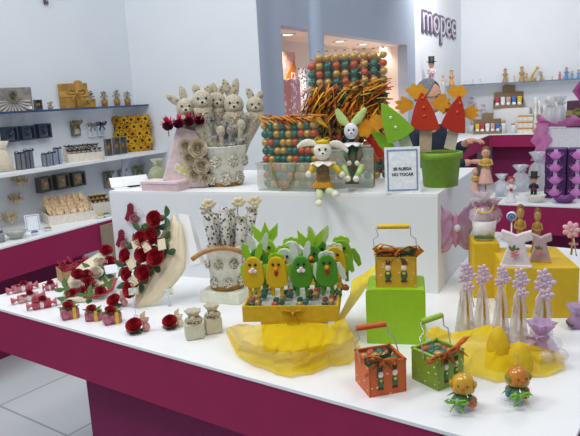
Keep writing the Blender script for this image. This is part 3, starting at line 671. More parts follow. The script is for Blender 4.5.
hen('red felt hen in the middle, standing upright in green pot', [(418, 93), (438.5, 131), (408, 130)], 0, -.01, mat('#bb3318', .9, bump=.4, scale=300), ruff(414, 97, 12, 10), [wingf(402, 108, 10, 9, -1), wingf(438, 106, 9, 10, 1)], [(420, 101), (421, 110), (422, 118)], [(430, 153), (418, 153), (418, 129), (430, 129)], mat('#cdb59a', .7), mat('#d5561f', .6))
hen('red felt hen on the right leaning right in green pot', [(455, 96), (462, 135), (437, 127)], 0, .0, mat('#b32c18', .9, bump=.4, scale=300), ruff(452, 97, 11, 9), [wingf(466, 115, 8, 8, 1), wingf(441, 109, 6, 8, -1)], [(455, 106), (453, 114)], [(453, 151), (442, 149), (446, 128), (456, 131)], mat('#d8cdbb', .7), mat('#d5561f', .6))
hen('lime green felt hen with two buttons leaning left beside green pot', [(380, 103), (415, 130), (389, 145)], 0, -.085, mat('#7fb32a', .9, bump=.4, scale=300), None, [wingf(379, 124, 10, 8, -1)], [(391, 119), (396, 128)], [(413, 147), (402, 150), (398, 140), (408, 135)], mat('#b9c5a2', .7), mat('#dfe5d5', .4, .3))
p = on(374, 187.2, R_); k = kk(p); f = lambda x, y, d=0: L2(x, y, 374, 187.2, k, d)
t = thing('felt_bird', 'fringed red, yellow and green felt bird beside the green hen', 'felt bird', p, face(p))
b = B()
for i, (x0, y0, x1, y1) in enumerate(((362, 128, 384, 158), (367, 128, 384, 152), (363, 133, 379, 157), (371, 127, 386, 148))): b.m(i % 2).prism([(f(x0, y0).x-.008, f(x0, y0).z), (f(x0, y0).x+.008, f(x0, y0).z+.004), (f(x1, y1).x+.008, f(x1, y1).z), (f(x1, y1).x-.006, f(x1, y1).z-.004)], i*.006-.01, i*.006-.006)
obj('felt_strips', b, [mat('#c12a1b', .8), mat('#e3b01f', .8)], t)
b = B(); b.prism([(f(*q).x, f(*q).z) for q in wingp(364, 130, 9, 9, 7)], -.022, -.015); obj('fringe', b, mat('#e39a1d', .8), t)
b = B(); b.prism([(f(*q).x, f(*q).z) for q in ((369, 132), (380, 134), (394, 147), (388, 150), (378, 147))], -.03, -.024); obj('green_wing', b, mat('#7fb32a', .8), t)
b = B(); b.prism([(f(*q).x, f(*q).z) for q in ((369, 117), (383, 118), (382, 128), (369, 130))], .012, .018); obj('tail', b, mat('#d78a1d', .8), t)
b = B(); b.tube([f(376, 140, .02), f(374, 187, .02)], .003, 6); obj('stick', b, WOOD, t)
p = on(307, 186, R_)+V((0, .12, 0)); k = kk(p); p.z = R_
felt_figure('yellow felt chick peeking up behind the short egg tubes', p, face(p), .22, mat('#e6c32c', .9), mat('#e0a81d', .8), 'chick', grp=None)
# ---- sign
p = on(403, 193.2, R_); k = kk(p)
sign_card('white framed card asking not to touch, at block front edge', p, face(p)+.05, 35*k, 46*k, ['SE RUEGA', 'NO TOCAR'], mat('#8397b5', .4))
# ---- pails with cloth flowers
def pail(label, p, rt, rb, h, handle=None):
    t = thing('pail', label, 'pail', p, face(p))
    b = B(); b.lathe([(0, .002), (rb, .002), (rt, h), (rt*1.04, h+.004), (rt*1.0, h+.006), (rt*.95, h), (rb*.9, .012), (0, .012)], n=32); obj('pail_body', b, mat('#e4e2d6', .5), t)
    b = B(); b.lathe([(rb*1.0, 0), (rb*1.05, .004), (rb*1.06, .016), (rb*1.0, .018), (rb*1.0, 0)], n=32, wob=.015, lobes=16); obj('gilt_rim', b, mat('#9a7432', .5, .3, bump=.6), t)
    for i in range(7):
        an = -PI/2+(-1.25+.42*i); zz = h*(.42+.22*(-1)**i); r = rb+(rt-rb)*zz/h
        b = B(); c = V((r*math.cos(an), r*math.sin(an), zz))
        for j in range(7):
            aj = j*2*PI/7; d = V((-math.sin(an)*math.cos(aj), math.cos(an)*math.cos(aj), math.sin(aj)))
            b.ell(c+d*rt*.16+V((math.cos(an), math.sin(an), 0))*.004, (rt*.12, rt*.12, rt*.12), u=7, w=5)
        b.ell(c+V((math.cos(an), math.sin(an), 0))*.008, rt*.1, u=7, w=5); obj('cloth_flower', b, mat('#cfc8b6', .9, spots=('#57524a', 160, .4)), t)
    if handle:
        b = B(); n = 22; P = [V(handle(i/n)) for i in range(n+1)]; b.tube(P, .0115, 10, flat=.8); obj('handle', b, mat('#b98a52', .6, scale=40, h2='#a07040'), t)
    return t
pA = on(226, 184.5, R_); kA = kk(pA); pail('white pail with cloth flowers standing on the white block', pA, 22.5*kA, 16.5*kA, 38*kA)
def burlap_rabbit(label, hx, hy, r, ears, dy, m=BURLAP):
    z0 = .02; base = pA+V((0, 0, z0)); f = lambda x, y, d=dy: L2(x, y, 226, 184.5, kA, d)-V((0, 0, z0))
    t = thing('cloth_rabbit', label, 'cloth rabbit', base, face(base)); h = f(hx, hy); R = r*kA*1.12
    b = B(); b.ell(h, (R, R*.9, R*1.08)); b.ell(h+V((0, -R*.7, -R*.25)), (R*.5, R*.45, R*.4)); hd = obj('head', b, m, t)
    b = B()
    for q in (-1, 1): b.ell(h+V((q*R*.38, -R*.8, R*.25)), R*.12, u=7, w=5)
    b.ell(h+V((0, -R*1.1, -R*.12)), R*.14, u=7, w=5); obj('face', b, BLACK, hd)
    for (ex, ey, l, an) in ears:
        e = f(ex, ey, dy+.01); tip = e+(e-h).normalized()*l*kA*.75; c0 = h+(e-h).normalized()*R*.7; b = B(); d_ = tip-c0; b.ell((tip+c0)/2, (R*.40, R*.16, d_.length*.56), (0, math.atan2(d_.x, d_.z), 0)); obj('ear', b, mat('#bdb49c', .9, bump=.5, scale=180, spots=('#8a8372', 60, .34)), hd)
    b = B(); bt = V((max(-.04, min(.04, h.x*.45)), max(-.03, min(.03, dy)), .05)); b.tube([bt, bt.lerp(h, .45), h+V((0, 0, -R*1.1)), h+V((0, 0, -R*.6))], R*.75, 12, R*.95); obj('body', b, m, t)
    b = B(); bow(b, h+V((0, -R*.85, -R*1.25)), R*.6); obj('neck_bow', b, LINEN, t)
burlap_rabbit('burlap rabbit leaning far left out of the pail', 189, 111, 8.5, [(176, 102, 8, -.75), (186, 97, 8.5, -.3)], .0)
burlap_rabbit('round-faced burlap rabbit second from the left in pail', 205, 104, 9, [(199, 93, 6, -.5), (211, 93, 6, .3)], -.025)
burlap_rabbit('burlap rabbit with one raised ear at the pail centre', 219, 105, 8, [(216, 92, 7, -.2), (223, 94, 6, .5)], .03)
burlap_rabbit('burlap rabbit with tallest pair of upright ears in pail', 235, 108, 9, [(228, 90, 8, -.12), (237, 89, 8, .12)], .0)
burlap_rabbit('burlap rabbit leaning out on the right side of pail', 256, 109, 8, [(251, 97, 7, .05), (261, 99, 6, .5)], .01)
for i in range(15):
    x = 202+i*3.3; base = pA+V((0, 0, .02)); t = thing('printed_favour', 'grey printed cloth favour on a stick standing in block pail', 'favour', base, face(base), 'printed favours in the pail on the block')
    f = lambda x, y, d: L2(x, y, 226, 184.5, kA, d)-V((0, 0, .02)); dd = -.055+.022*(i % 3); top = f(x, 127+rnd.uniform(-9, 9), dd); bt = V((top.x*.55, dd*.6, .02))
    b = B(); b.tube([bt, bt.lerp(top, .6)], .004, 6); obj('stick', b, WOOD, t)
    b = B(); b.tube([bt.lerp(top, .5), bt.lerp(top, .65), bt.lerp(top, .9), top], .009, 9, .015); b.ell(top, (.021, .015, .026)); obj('cloth_bundle', b, GREYF if i % 2 else BURLAP, t)
    b = B(); bow(b, bt.lerp(top, .72)+V((0, -.015, 0)), .018); obj('white_bow', b, mat('#dfe0e2', .7), t)
# ---- lilac boxes and cards left of the pail
p = on(159, 192, R_)+V((0, 0, 0)); k = kk(p)
BOXP = mat('#d9bfc4', .5); a_, w_ = yaw((141, 191), (177, 191.8), R_)
p = on(159.5, 191.2, R_); q = V((-math.sin(a_), math.cos(a_), 0)); p = p+q*.045
t = thing('gift_box', 'flat pale pink gift box lying on the left of the white block', 'box', p, a_)
b = B(); b.box((0, 0, .016), (w_, .09, .032), bev=.002); obj('box_base', b, BOXP, t)
b = B(); b.box((0, 0, .036), (w_+.006, .096, .012), bev=.002); obj('lid', b, mat('#e4ced2', .5), t)
for i, (x0, y0, an, lb) in enumerate(((140, 186, .5, 'white card leaning open, left of the flat pink box'), (127, 187.5, .35, 'white folded card lying on left end of block'))):
    p = on(x0, y0, R_); t = thing('folded_card', lb, 'card', p, an)
    b = B(); b.box((0, 0, .002), (.12, .08, .003)); b.box((-.012, .02, .026), (.12, .003, .055), (-.75, 0, .1)); obj('card', b, WHITE, t)
p = on(190, 189.5, R_)+V((.0, .05, 0)); k = kk(p); f = lambda x, y, d=0: L2(x, y, 190, 189.5, k, d)
t = thing('gift_box', 'tall pale pink box leaning left with cloth rosettes', 'box', p, face(p))
P = [f(162, 180), f(178, 129), f(200, 135), f(207, 189), f(180, 189)]
b = B(); b.prism([(q.x, max(q.z, .001)) for q in P], -.02, .035); o = obj('box_body', b, mat('#dcc8c8', .6), t); md = o.modifiers.new('b', 'BEVEL'); md.width = .004
b = B(); b.prism([(f(*q).x, f(*q).z) for q in ((175, 164), (191, 168), (188, 178), (173, 172))], -.0225, -.0205); obj('printed_label', b, mat('#e9e9f2', .4, h2='#dccf7a', scale=60), t)
for (x, y, r) in ((197, 150, 8), (189, 160, 7), (200, 167, 7), (185, 148, 6), (193, 176, 6), (203, 180, 5)):
    b = B(); rose(b, f(x, y, -.024), r*k, (PI/2, 0, 0)); obj('cloth_rosette', b, mat('#ddd2ba', .9), t)
for i, (x, y, n) in enumerate(((170, 127, 'red'), (180, 125, 'red'), (190, 123, 'red'), (200, 122, 'red'))):
    c = P[1]+V(((i-.8)*.03, .01, .008+.004*i)); t = thing('artificial_flower', 'crimson cloth flower lying on the tall pink box', 'flower', p+Matrix.Rotation(face(p), 3, 'Z') @ f(x-1, y+1, -.02), face(p), 'crimson flowers over the tall pink box')
    b = B(); b.tube([(0, .015, -.05), (0, 0, 0)], .002, 5); obj('stem', b, DGREEN, t)
    b = B()
    for j in range(22): b.leaf((0, 0, .0), .040*rnd.uniform(.7, 1.15), .012, (rnd.uniform(-.3, 1.3), 0, j*.9), curl=.1)
    obj('petals', b, mat('#c41f50', .7), t)
    b = B(); rose(b, (0, -.012, -.012), .02, (.9, 0, 0)); obj('bloom', b, mat('#5d1030', .7), t)
p = on(157, 186, R_)+V((0, .06, 0)); t = thing('gathered_bag', 'small green-grey net bag behind the flat pink box', 'bag', p, face(p))
b = B(); b.lathe([(0, .001), (.045, .004), (.052, .04), (.035, .075), (.014, .09)], n=18, wob=.06); obj('bag_body', b, mat('#a9b08f', .8, trans=.2, bump=.5), t)
b = B(); b.lathe([(.014, .09), (.03, .12), (.026, .118), (.010, .09)], n=18, wob=.2); obj('gathered_top', b, mat('#b9bda3', .8, trans=.2), t)
# ================================================================== on the foreground table
Z = T_
# ---- green display cube and the three gift baskets
a_, w_ = yaw((367, 343.5), (426, 345), Z); p = (on(367, 343.5, Z)+on(426, 345, Z))/2; q = V((-math.sin(a_), math.cos(a_), 0)); GB = p+q*.075
t = thing('display_cube', 'lime green rounded display block under the yellow gift basket', 'display block', GB, a_); GH = .172
b = B(); P = [(-w_/2, 0), (w_/2, 0), (w_/2, GH-.011)]+[(w_/2-.011+.011*math.cos(x), GH-.011+.011*math.sin(x)) for x in (PI/8, PI/4, 3*PI/8, PI/2)]+[(-w_/2+.02+.02*math.cos(x), GH-.011+.011*math.sin(x)) for x in (PI/2, 5*PI/8, 3*PI/4, 7*PI/8)]+[(-w_/2, GH-.011)]
b.prism(P, -.075, .075); obj('cube_body', b, mat('#9acb1c', .5, var=.04), t)
SPOT = lambda h, d: mat(h, .5, spots=(d, 62, .16), var=.08)
a_, w_ = yaw((380, 281.5), (417.5, 280.5), Z+GH); p = (on(380, 281.5, Z+GH)+on(417.5, 280.5, Z+GH))/2; q = V((-math.sin(a_), math.cos(a_), 0)); w_ *= .97
pY = V((GB.x, GB.y, Z+GH))+V((.004, .008, 0)); kY = kk(pY)
basket_box('yellow tin gift basket standing on the lime green block', pY, face(pY)-.02, 38*kY, 30*kY, SPOT('#d9a928', '#f3e6bf'), mat('#e2bf1e', .4), (-.008, .03, .075),
    [(mat('#c4601b', .7), (0, -.058, .104), .056, (.2, -.12, 0)), (mat('#d6861c', .7), (.006, -.052, .108), .07, (.1, .08, .1)), (mat('#1f4b34', .7), (.004, -.056, .100), .058, (.2, -.25, -.1))], 'foil egg in the yellow gift basket', 'foil eggs in the yellow basket')
a_, w_ = yaw((369.5, 397.5), (406, 391), Z); p = (on(369.5, 397.5, Z)+on(406, 391, Z))/2; q = V((-math.sin(a_), math.cos(a_), 0)); w_ *= .97
basket_box('orange tin gift basket with orange handle near the front edge', p+q*w_/2, a_, w_, 34.5*kk(p), SPOT('#cf5f1e', '#f0dcc0'), mat('#cc5b1c', .4), (-.008, .035, .066),
    [(mat('#c95a1a', .7), (-.02, -.048, .092), .046, (.2, .25, 0)), (mat('#1f5d41', .7), (-.022, -.046, .098), .040, (-.4, -.2, .2)), (mat('#d99a24', .7), (-.015, -.047, .088), .036, (.1, .4, 0))], 'foil egg in the orange gift basket', 'foil eggs in the orange basket')
a_, w_ = yaw((433.5, 393), (467, 379), Z); p = (on(433.5, 393, Z)+on(467, 379, Z))/2; q = V((-math.sin(a_), math.cos(a_), 0))
basket_box('green tin gift basket with green handle, right of the orange one', p+q*.045, a_, .09, 34*kk(p), SPOT('#7f9e2c', '#e8e6c8'), mat('#9dc040', .4), (.022, .04, .066),
    [(mat('#c95a1a', .7), (-.03, -.048, .092), .046, (.2, -.35, -.4)), (mat('#d9701c', .7), (.01, -.045, .096), .05, (.2, -.5, -.2)), (mat('#27503a', .7), (-.02, -.046, .09), .038, (.1, -.2, -.3))], 'foil egg in the green gift basket', 'foil eggs in the green basket')
# ---- the two dome chicks
p = on(466.5, 415, Z); dome_chick('yellow ceramic chick favour on a cup of sweets, in front of the green basket', p+V((0, .03, 0)), face(p), mat('#d6a521', .25, h2='#c08d1a', scale=30, coat=.6), mat('#b9871a', .3))
p = on(521.5, 407.5, Z); dome_chick('orange-gold ceramic chick favour on a cup of sweets, right of the yellow one', p+V((0, .03, 0)), face(p)+.5, mat('#cf8420', .25, h2='#b96f18', scale=30, coat=.6), mat('#7f8f2c', .4))
# ---- yellow tray with felt figures
ZT = .905
f0, f1 = on(243, 322, ZT), on(338.5, 321.5, ZT); a_ = math.atan2(f1.y-f0.y, f1.x-f0.x); tw = (f1-f0).length; X = (f1-f0).normalized(); Y = V((-X.y, X.x, 0)); td = .27; TCc = f0+X*tw/2
t = thing('display_stand', 'low block under the yellow tray, wrapped by yellow tulle', 'display block', V((TCc.x, TCc.y, Z))+Y*td/2, a_)
b = B(); b.box((0, 0, (ZT-Z)/2-.001), (tw*.66, td*.8, ZT-Z-.002), bev=.004); obj('block_body', b, mat('#e5c73a', .6), t)
t = thing('tray', 'shallow yellow tray holding felt chicks and rabbits', 'tray', TCc+Y*td/2, a_); TH = .048; YT = mat('#d8af14', .6)
b = B(); e = .006
for c, d in (((0, -td/2+e/2, TH/2), (tw, e, TH)), ((0, td/2-e/2, TH/2), (tw, e, TH)), ((-tw/2+e/2, 0, TH/2), (e, td-2*e, TH)), ((tw/2-e/2, 0, TH/2), (e, td-2*e, TH)), ((0, 0, .0125), (tw-2*e, td-2*e, .025))): b.box(c, d)
obj('tray_body', b, YT, t)
b = B(); b.box((0, 0, .027), (tw-2*e, td-2*e, .003)); obj('tray_lining', b, mat('#d5d8d2', .8), t)
b = B(); bow(b, (.01, -td/2-.006, .028), .03); obj('tray_bow', b, mat('#c99c14', .6), t)
def tf(px, py_base, row):       # stand points by rows into the tray
    base = TCc+Y*(.052+row*.066); base.z = 0
    n = Y; r = ray(px, py_base); tt = (V((base.x, base.y, H))-EYE).dot(n)/r.dot(n); q = EYE+r*tt
    return V((q.x, q.y, ZT+.0285))
FY, FG, FL1, FW1 = mat('#d6b012', .95, bump=.3, scale=300), mat('#4d9120', .95, bump=.3, scale=300), mat('#9ccc2e', .95, bump=.3, scale=300), mat('#d3dccd', .95, bump=.3, scale=300)
FG2 = mat('#7fae2a', .95, bump=.3, scale=300)
fig = [ (255, 0, .150, FY, mat('#8cc01e', .95), 'rabbit', FL1, 'yellow felt rabbit with lime ears, leftmost in the front row', 'felt_rabbit'),
        (278, 0, .150, FY, mat('#8cc01e', .95), 'chick', FL1, 'yellow felt chick with lime comb in the front row', 'felt_chick'),
        (302.5, 0, .150, FG, FW1, 'rabbit', FG2, 'green felt rabbit with tall white ears in the front row', 'felt_rabbit'),
        (328, 0, .153, FG, FW1, 'chick', FW1, 'green felt chick with white wings, rightmost in the front row', 'felt_chick'),
        (261, 1, .160, FG, FW1, 'rabbit', FG, 'green felt rabbit with white ears behind the leftmost yellow one', 'felt_rabbit'),
        (287, 1, .158, FW1, FL1, 'chick', FW1, 'white felt chick with lime comb behind the front row', 'felt_chick'),
        (313, 1, .166, FG, FL1, 'leaf', FL1, 'green felt chick with large lime crest in second row', 'felt_chick'),
        (336, 1, .160, FY, FW1, 'chick', FG2, 'yellow felt chick at the right end of second row', 'felt_chick'),
        (269, 2, .172, FL1, FL1, 'leaf', FL1, 'lime felt chick at the left of the back row', 'felt_chick'),
        (294, 2, .165, FW1, FL1, 'chick', FW1, 'white felt chick in the middle of the back row', 'felt_chick'),
        (321, 2, .165, FG, mat('#c3d59a', .95), 'rabbit', FG, 'green felt rabbit with pale ears in the back row', 'felt_rabbit'),
        (343, 2, .165, FG2, FL1, 'chick', FG2, 'olive felt chick at the right end of back row', 'felt_chick')]
for (px, row, h, bd, cr_, kd, wg, lb, nm) in fig:
    p = tf(px, 296, row); felt_figure(lb, p, a_+rnd.uniform(-.1, .1), h, bd, cr_, kd, wg, name=nm, scx=1.02)
# ---- yellow tulle
TUL = mat('#ffdf14', .8, alpha=.74, trans=.42, var=.06, scale=30)
def tulle(name, label, pts, fold, seed, parent_loc, cat='tulle'):
    """pts: rows of world points (u across, v down); folds ripple the cloth"""
    t = thing(name, label, cat, parent_loc); o0 = V(parent_loc); rr = random.Random(seed); nu, nv = len(pts)-1, len(pts[0])-1
    ph = [rr.uniform(0, 6) for _ in range(6)]
    def g(u, v):
        x, y = u*nu, v*nv; i, j = min(nu-1, int(x)), min(nv-1, int(y)); fx, fy = x-i, y-j
        fx, fy = fx*fx*(3-2*fx), fy
        q = pts[i][j].lerp(pts[i+1][j], fx).lerp(pts[i][j+1].lerp(pts[i+1][j+1], fx), fy)
        n = 1.1*(.6-abs(math.sin(u*13+ph[0]+2*math.sin(v*5+ph[1]))))+.5*(.6-abs(math.sin(u*29+v*9+ph[2])))+.45*(.6-abs(math.sin(v*11+u*9+ph[3])))+.15*math.sin(u*61+v*33)
        q = q+V((0, -1, .35))*fold*n*(.35+.65*math.sin(PI*min(1, v*.9+.1)))
        q.z = max(q.z, T_+.002+.004*(1+math.sin(31*u+13*v+ph[4])))
        return q-o0
    b = B(); b.grid(g, 64, 30); o = obj('tulle_cloth', b, TUL if name != 'tulle_strand' else mat('#ffdf14', .8, alpha=.93, trans=.35, scale=30), t); return t
c = V((TCc.x, TCc.y, Z))
def tp(px, py, z): return on(px, py, z)
front = [(226, 332), (236, 356), (255, 366), (275, 374), (292, 377), (312, 374), (330, 366), (350, 364), (362, 352)]
rows = []
for i, (fx, fy) in enumerate(front):
    u = i/(len(front)-1)
    top = f0+X*(tw*(-.03+1.10*u))-Y*(.006+.01*math.sin(i)); top.z = ZT-.003+(.02 if u > .9 else 0)
    mid = top.lerp(on(fx, fy, Z+.03), .55)-Y*.02*math.sin(PI*u); mid.z = ZT-.035; bot = on(fx, fy, Z+.004); low = top.lerp(bot, .8); low.z = Z+.035
    rows.append([top, mid, low, bot])
tulle('tulle_drape', 'yellow tulle draped in folds below the yellow tray', rows, .014, 3, c)
# the twisted strand rising to the green block
strand = [on(300, 362, Z+.03), on(322, 348, Z+.045), on(338, 326, Z+.06), on(352, 305, Z+.10), on(362, 288, Z+.13), on(366, 272, Z+.15)]
rows = []
for i, q in enumerate(strand):
    w_ = [.03, .022, .02, .03, .04, .05][i]; w_ = w_*1.3; d = V((.7, -.35, .6))*w_
    rows.append([q-d+V((0, .02, 0)), q-d*.3+V((0, -.012, .005)), q+d*.3+V((0, -.012, .005)), q+d+V((0, .02, 0))])
tulle('tulle_strand', 'twisted band of yellow tulle rising to the lime block', rows, .007, 5, c)
front = [(412, 350), (424, 382), (446, 380), (470, 378), (495, 386), (520, 382), (545, 380), (566, 374)]
topp = [(428, 330, .08), (436, 326, .10), (452, 333, .07), (470, 330, .07), (492, 324, .09), (505, 345, .05), (520, 342, .06), (560, 352, .03)]
rows = []
for (fx, fy), (tx, ty, tz) in zip(front, topp):
    a1 = on(tx, ty, Z+tz); b1 = on(fx, fy-4, Z+.004)
    if (b1-a1).y > -.02: b1 = a1+V((0, -.1, 0)); b1.z = Z+.004
    rows.append([a1+V((0, .06, -tz*.6)), a1, a1.lerp(b1, .5)+V((0, -.01, .012)), b1])
tulle('tulle_heap', 'heap of yellow tulle behind the two chick favours', rows, .014, 11, on(480, 360, Z))
for i, (cx, by, h, lb) in enumerate(((498, 366, .115, 'pointed yellow felt cone bundled in tulle, the left one'), (519, 372, .085, 'rounded yellow felt cone bundled in tulle, the right one'))):
    p = on(cx, by, Z); t = thing('wrapped_cone', lb, 'favour', p, 0)
    b = B(); b.lathe([(0, .001), (.036, .001), (.035, h*.4), (.024, h*.75), (.008, h*.97), (0, h)], n=22, wob=.04); obj('cone', b, mat('#d9b414', .8), t)
# ---- basket of cloth bundles with wooden handle, left of the tray
p = on(227, 303.5, Z)+V((0, .07, 0)); PS = p
t = thing('display_stand', 'low pale block under the pail with the wooden handle', 'display block', p, RZR)
b = B(); b.box((0, 0, .022), (.165, .15, .044), bev=.003); obj('block_body', b, mat('#dfe2cf', .6), t)
PN = p+V((0, 0, .0445)); kN = kk(PN)
pail('white pail with wooden handle standing left of the yellow tray', PN, 19*kN, 16*kN, 42*kN,
     handle=lambda u: ((-.122+.195*u), -.082-.01*math.sin(PI*u), .118+.058*math.sin(PI*min(1, .06+u*.86))**.6))
for i in range(9):
    x = 209+i*5.6; t = thing('cloth_bundle', 'spotted cloth bundle with cream ribbon in the handled pail', 'favour', PN+V((0, 0, .02)), face(PN), 'cloth bundles in the handled pail')
    f = lambda xx, yy, d: L2(xx, yy, 228, 291, kN, d)-V((0, 0, .02)); dd = -.035+.035*(i % 3); top = f(x, 218+rnd.uniform(-5, 10), dd); bt = V((top.x*.45, dd*.5, .02))
    b = B(); b.tube([bt, bt.lerp(top, .5), top], .012, 9, .021); b.ell(top, (.021, .016, .02)); obj('bundle_body', b, mat('#c9c6be', .9, bump=.4, spots=('#4b4a48', 75, .36)), t)
    if i % 2 == 0:
        b = B(); bow(b, top+V((0, -.015, .02)), .022); obj('ribbon_bow', b, LINEN, t)
for i, (x, y) in enumerate(((211, 209), (240, 208), (256, 207))):
    t = thing('cloth_flower', ['cream cloth flower at left above the handled pail', 'cream cloth flower at centre above the handled pail', 'cream cloth flower at right above the handled pail'][i], 'flower', PN+V((0, 0, .02)), face(PN), 'cream flowers over the handled pail')
    f = lambda xx, yy, d: L2(xx, yy, 228, 291, kN, d)-V((0, 0, .02)); c = f(x, y, .02)
    b = B(); b.tube([V((c.x*.3, .01, .03)), c], .002, 5); obj('stem', b, DGREEN, t)
    b = B()
    for j in range(6): b.ell(c+V((.016*math.cos(j*1.05), 0, .010*math.sin(j*1.05))), (.012, .006, .010), u=8, w=6)
    obj('petals', b, mat('#e0d2ac', .9), t)
# ---- linen bags
LB = mat('#cfcab2', .9, bump=.5, scale=240)
for i, (px, py, wpx, hpx, lb) in enumerate(((193.5, 341, 20, 30, 'square linen favour bag in front, with gathered top'), (212.5, 335.5, 18, 30, 'square linen favour bag just behind the other one'))):
    p = on(px, py, Z)+V((0, .03, 0)); k = kk(p); w_ = wpx*k; h_ = hpx*k
    t = thing('linen_bag', lb, 'bag', p, face(p)+(.2 if i else .1))
    b = B(); b.box((0, 0, h_*.28), (w_*.92, w_*.8, h_*.56), bev=w_*.1); obj('bag_body', b, LB, t)
    b = B()
    for j in range(7): b.ell((w_*.3*math.cos(j*.9), w_*.22*math.sin(j*.9)-w_*.1, h_*(.62+.05*(j % 3))), (w_*.17, w_*.15, w_*.17), u=9, w=7)
    obj('filling', b, mat('#bdb59c', .9, spots=('#57524a', 120, .38)), t)
    b = B(); b.lathe([(w_*.14, h_*.7), (w_*.4, h_*.95), (w_*.36, h_*.97), (w_*.10, h_*.72)], n=20, wob=.2, lobes=7); obj('gathered_top', b, mat('#d8d2bd', .8, trans=.3), t)
    b = B(); bow(b, (0, -w_*.42, h_*.7), w_*.25); obj('bow', b, LINEN, t)
# ---- rose bouquet leaning on the block
BQ = on(163, 309, Z)+V((0, .03, 0)); bn = V((rn.x, rn.y, .34)).normalized(); kq = kk(BQ)
tq = thing('rose_bouquet', 'large bouquet of red cloth roses in cream paper leaning on white block', 'bouquet', BQ, 0)
def bq(px, py, d=0): return onplane(px, py, BQ, bn)+bn*d-BQ
PAP = mat('#e9dcbd', .85, bump=.3, scale=18, var=.04)
LE = [(138, 311), (137, 294), (141, 276), (149, 257), (159, 240), (169, 223), (178, 213)]; RE = [(147, 317), (158, 304), (168, 293), (178, 281), (189, 269), (187, 250), (184, 226)]
pts = []
for (a0, b0) in zip(LE, RE):
    row = []
    for j in range(11):
        u = j/10; q = bq(a0[0]+(b0[0]-a0[0])*u, a0[1]+(b0[1]-a0[1])*u, .012+.022*math.sin(PI*u)+(.010 if j % 2 else -.005)*(.4+len(pts)/6)+.004*rnd.uniform(-1, 1)); q.z = max(q.z, .003); row.append(q)
    pts.append(row)
sheet('paper_wrap', pts, PAP, tq, .002, 1)
pass
b = B()
P = [bq(*q, -.002) for q in ((178, 213), (188, 215), (200, 263), (189, 266))]; Q = [x-bn*.035 for x in P]
va = [b.bm.verts.new(x) for x in P+Q]
for f in ((0, 1, 2, 3), (7, 6, 5, 4), (0, 4, 5, 1), (1, 5, 6, 2), (2, 6, 7, 3), (3, 7, 4, 0)): b.bm.faces.new([va[i] for i in f])
obj('white_side_panel', b, WHITE, tq)
tl = (math.atan2(math.hypot(bn.x, bn.y), bn.z))
def tilt_to(n): return n.to_track_quat('Z', 'Y').to_euler()
for i, (x, y, r) in enumerate(((164, 221, 6.6), (151, 240, 6.2), (162, 238, 7.2), (136, 257, 6), (152.5, 256, 6.8), (166, 259, 7.6), (138, 275, 6), (154, 274, 6.8), (142, 290, 7.4))):
    b = B(); rose(b, bq(x, y, .058), r*kq*1.06, tilt_to(bn+V((rnd.uniform(-.2, .2), 0, rnd.uniform(-.1, .2))))); obj('rose', b, mat('#a90f26', .7, bump=.2), tq)
for i, (x, y) in enumerate(((173, 219), (157, 233), (170, 240), (157, 264), (146, 250), (174, 254), (144, 268), (158, 247), (148, 283), (160, 268), (147, 232), (142, 246), (131, 267), (134, 283), (165, 229), (160, 222))):
    b = B()
    for j in range(3):
        b.leaf((0, 0, 0), .045, .026, (0, 0, j*1.7+i), curl=.15)
    b.xf(Matrix.Translation(bq(x, y, .05)) @ bn.to_track_quat('Z', 'Y').to_matrix().to_4x4()); obj('leaf_cluster', b, mat('#3f5a34', .7), tq)
for i, (x, y, an) in enumerate(((142, 265, .6), (144, 282, .7), (157, 248, .5), (147, 247, .4), (172, 246, .2))):
    b = B(); b.prism([(-.016, -.02), (.016, -.02), (.018, .02), (-.014, .022)], -.002, .002, (0, 0, 0), (PI/2, 0, 0)); b.xf(Matrix.Translation(bq(x, y, .072)) @ bn.to_track_quat('Z', 'Y').to_matrix().to_4x4() @ Matrix.Rotation(an, 4, 'Z')); obj('paper_tag', b, PAP, tq)
# ---- corsages pinned to the block's front
def rface(px, py, d=0): return pl(px, py, FL, rdir)+rn*d
for i, (x, y, lb) in enumerate(((133, 214, 'dark red and pink corsage pinned higher on the block front'), (124, 240, 'dark red and pink corsage pinned lower on the block front'))):
    p = rface(x, y, .0); t = thing('corsage', lb, 'corsage', p, RZR, None); k = kk(p)
    b = B()
    for j, (u, v, an) in enumerate(((-.012, .02, .2), (.0, .026, -.1), (-.016, -.005, .5))): b.prism([(-.010, -.022), (.010, -.026), (.013, .018), (0, .026), (-.011, .02)], -.010-j*.004, -.004-j*.004, (u, 0, v), (0, an, 0))
    obj('ribbon_loops', b, mat('#7e1030', .6), t)
    b = B(); b.prism([(-.02, -.015), (.0, .012), (.024, -.006), (.006, -.02)], -.012, -.002, (.016, 0, -.012)); obj('leaf', b, mat('#50683f', .7), t)
    b = B(); rose(b, (.020, -.012, -.020), .021, (PI/2, 0, 0)); obj('pink_rose', b, mat('#cf8f9a', .7), t)
    b = B(); b.grid(lambda u, v: V((.02+(.02+.03*v)*math.cos(u*5), -.008-.004*math.sin(u*19), -.005+(.02+.025*v)*math.sin(u*5)*.8)), 14, 3); obj('tulle_trim', b, mat('#e9dfe2', .7, alpha=.5), t)
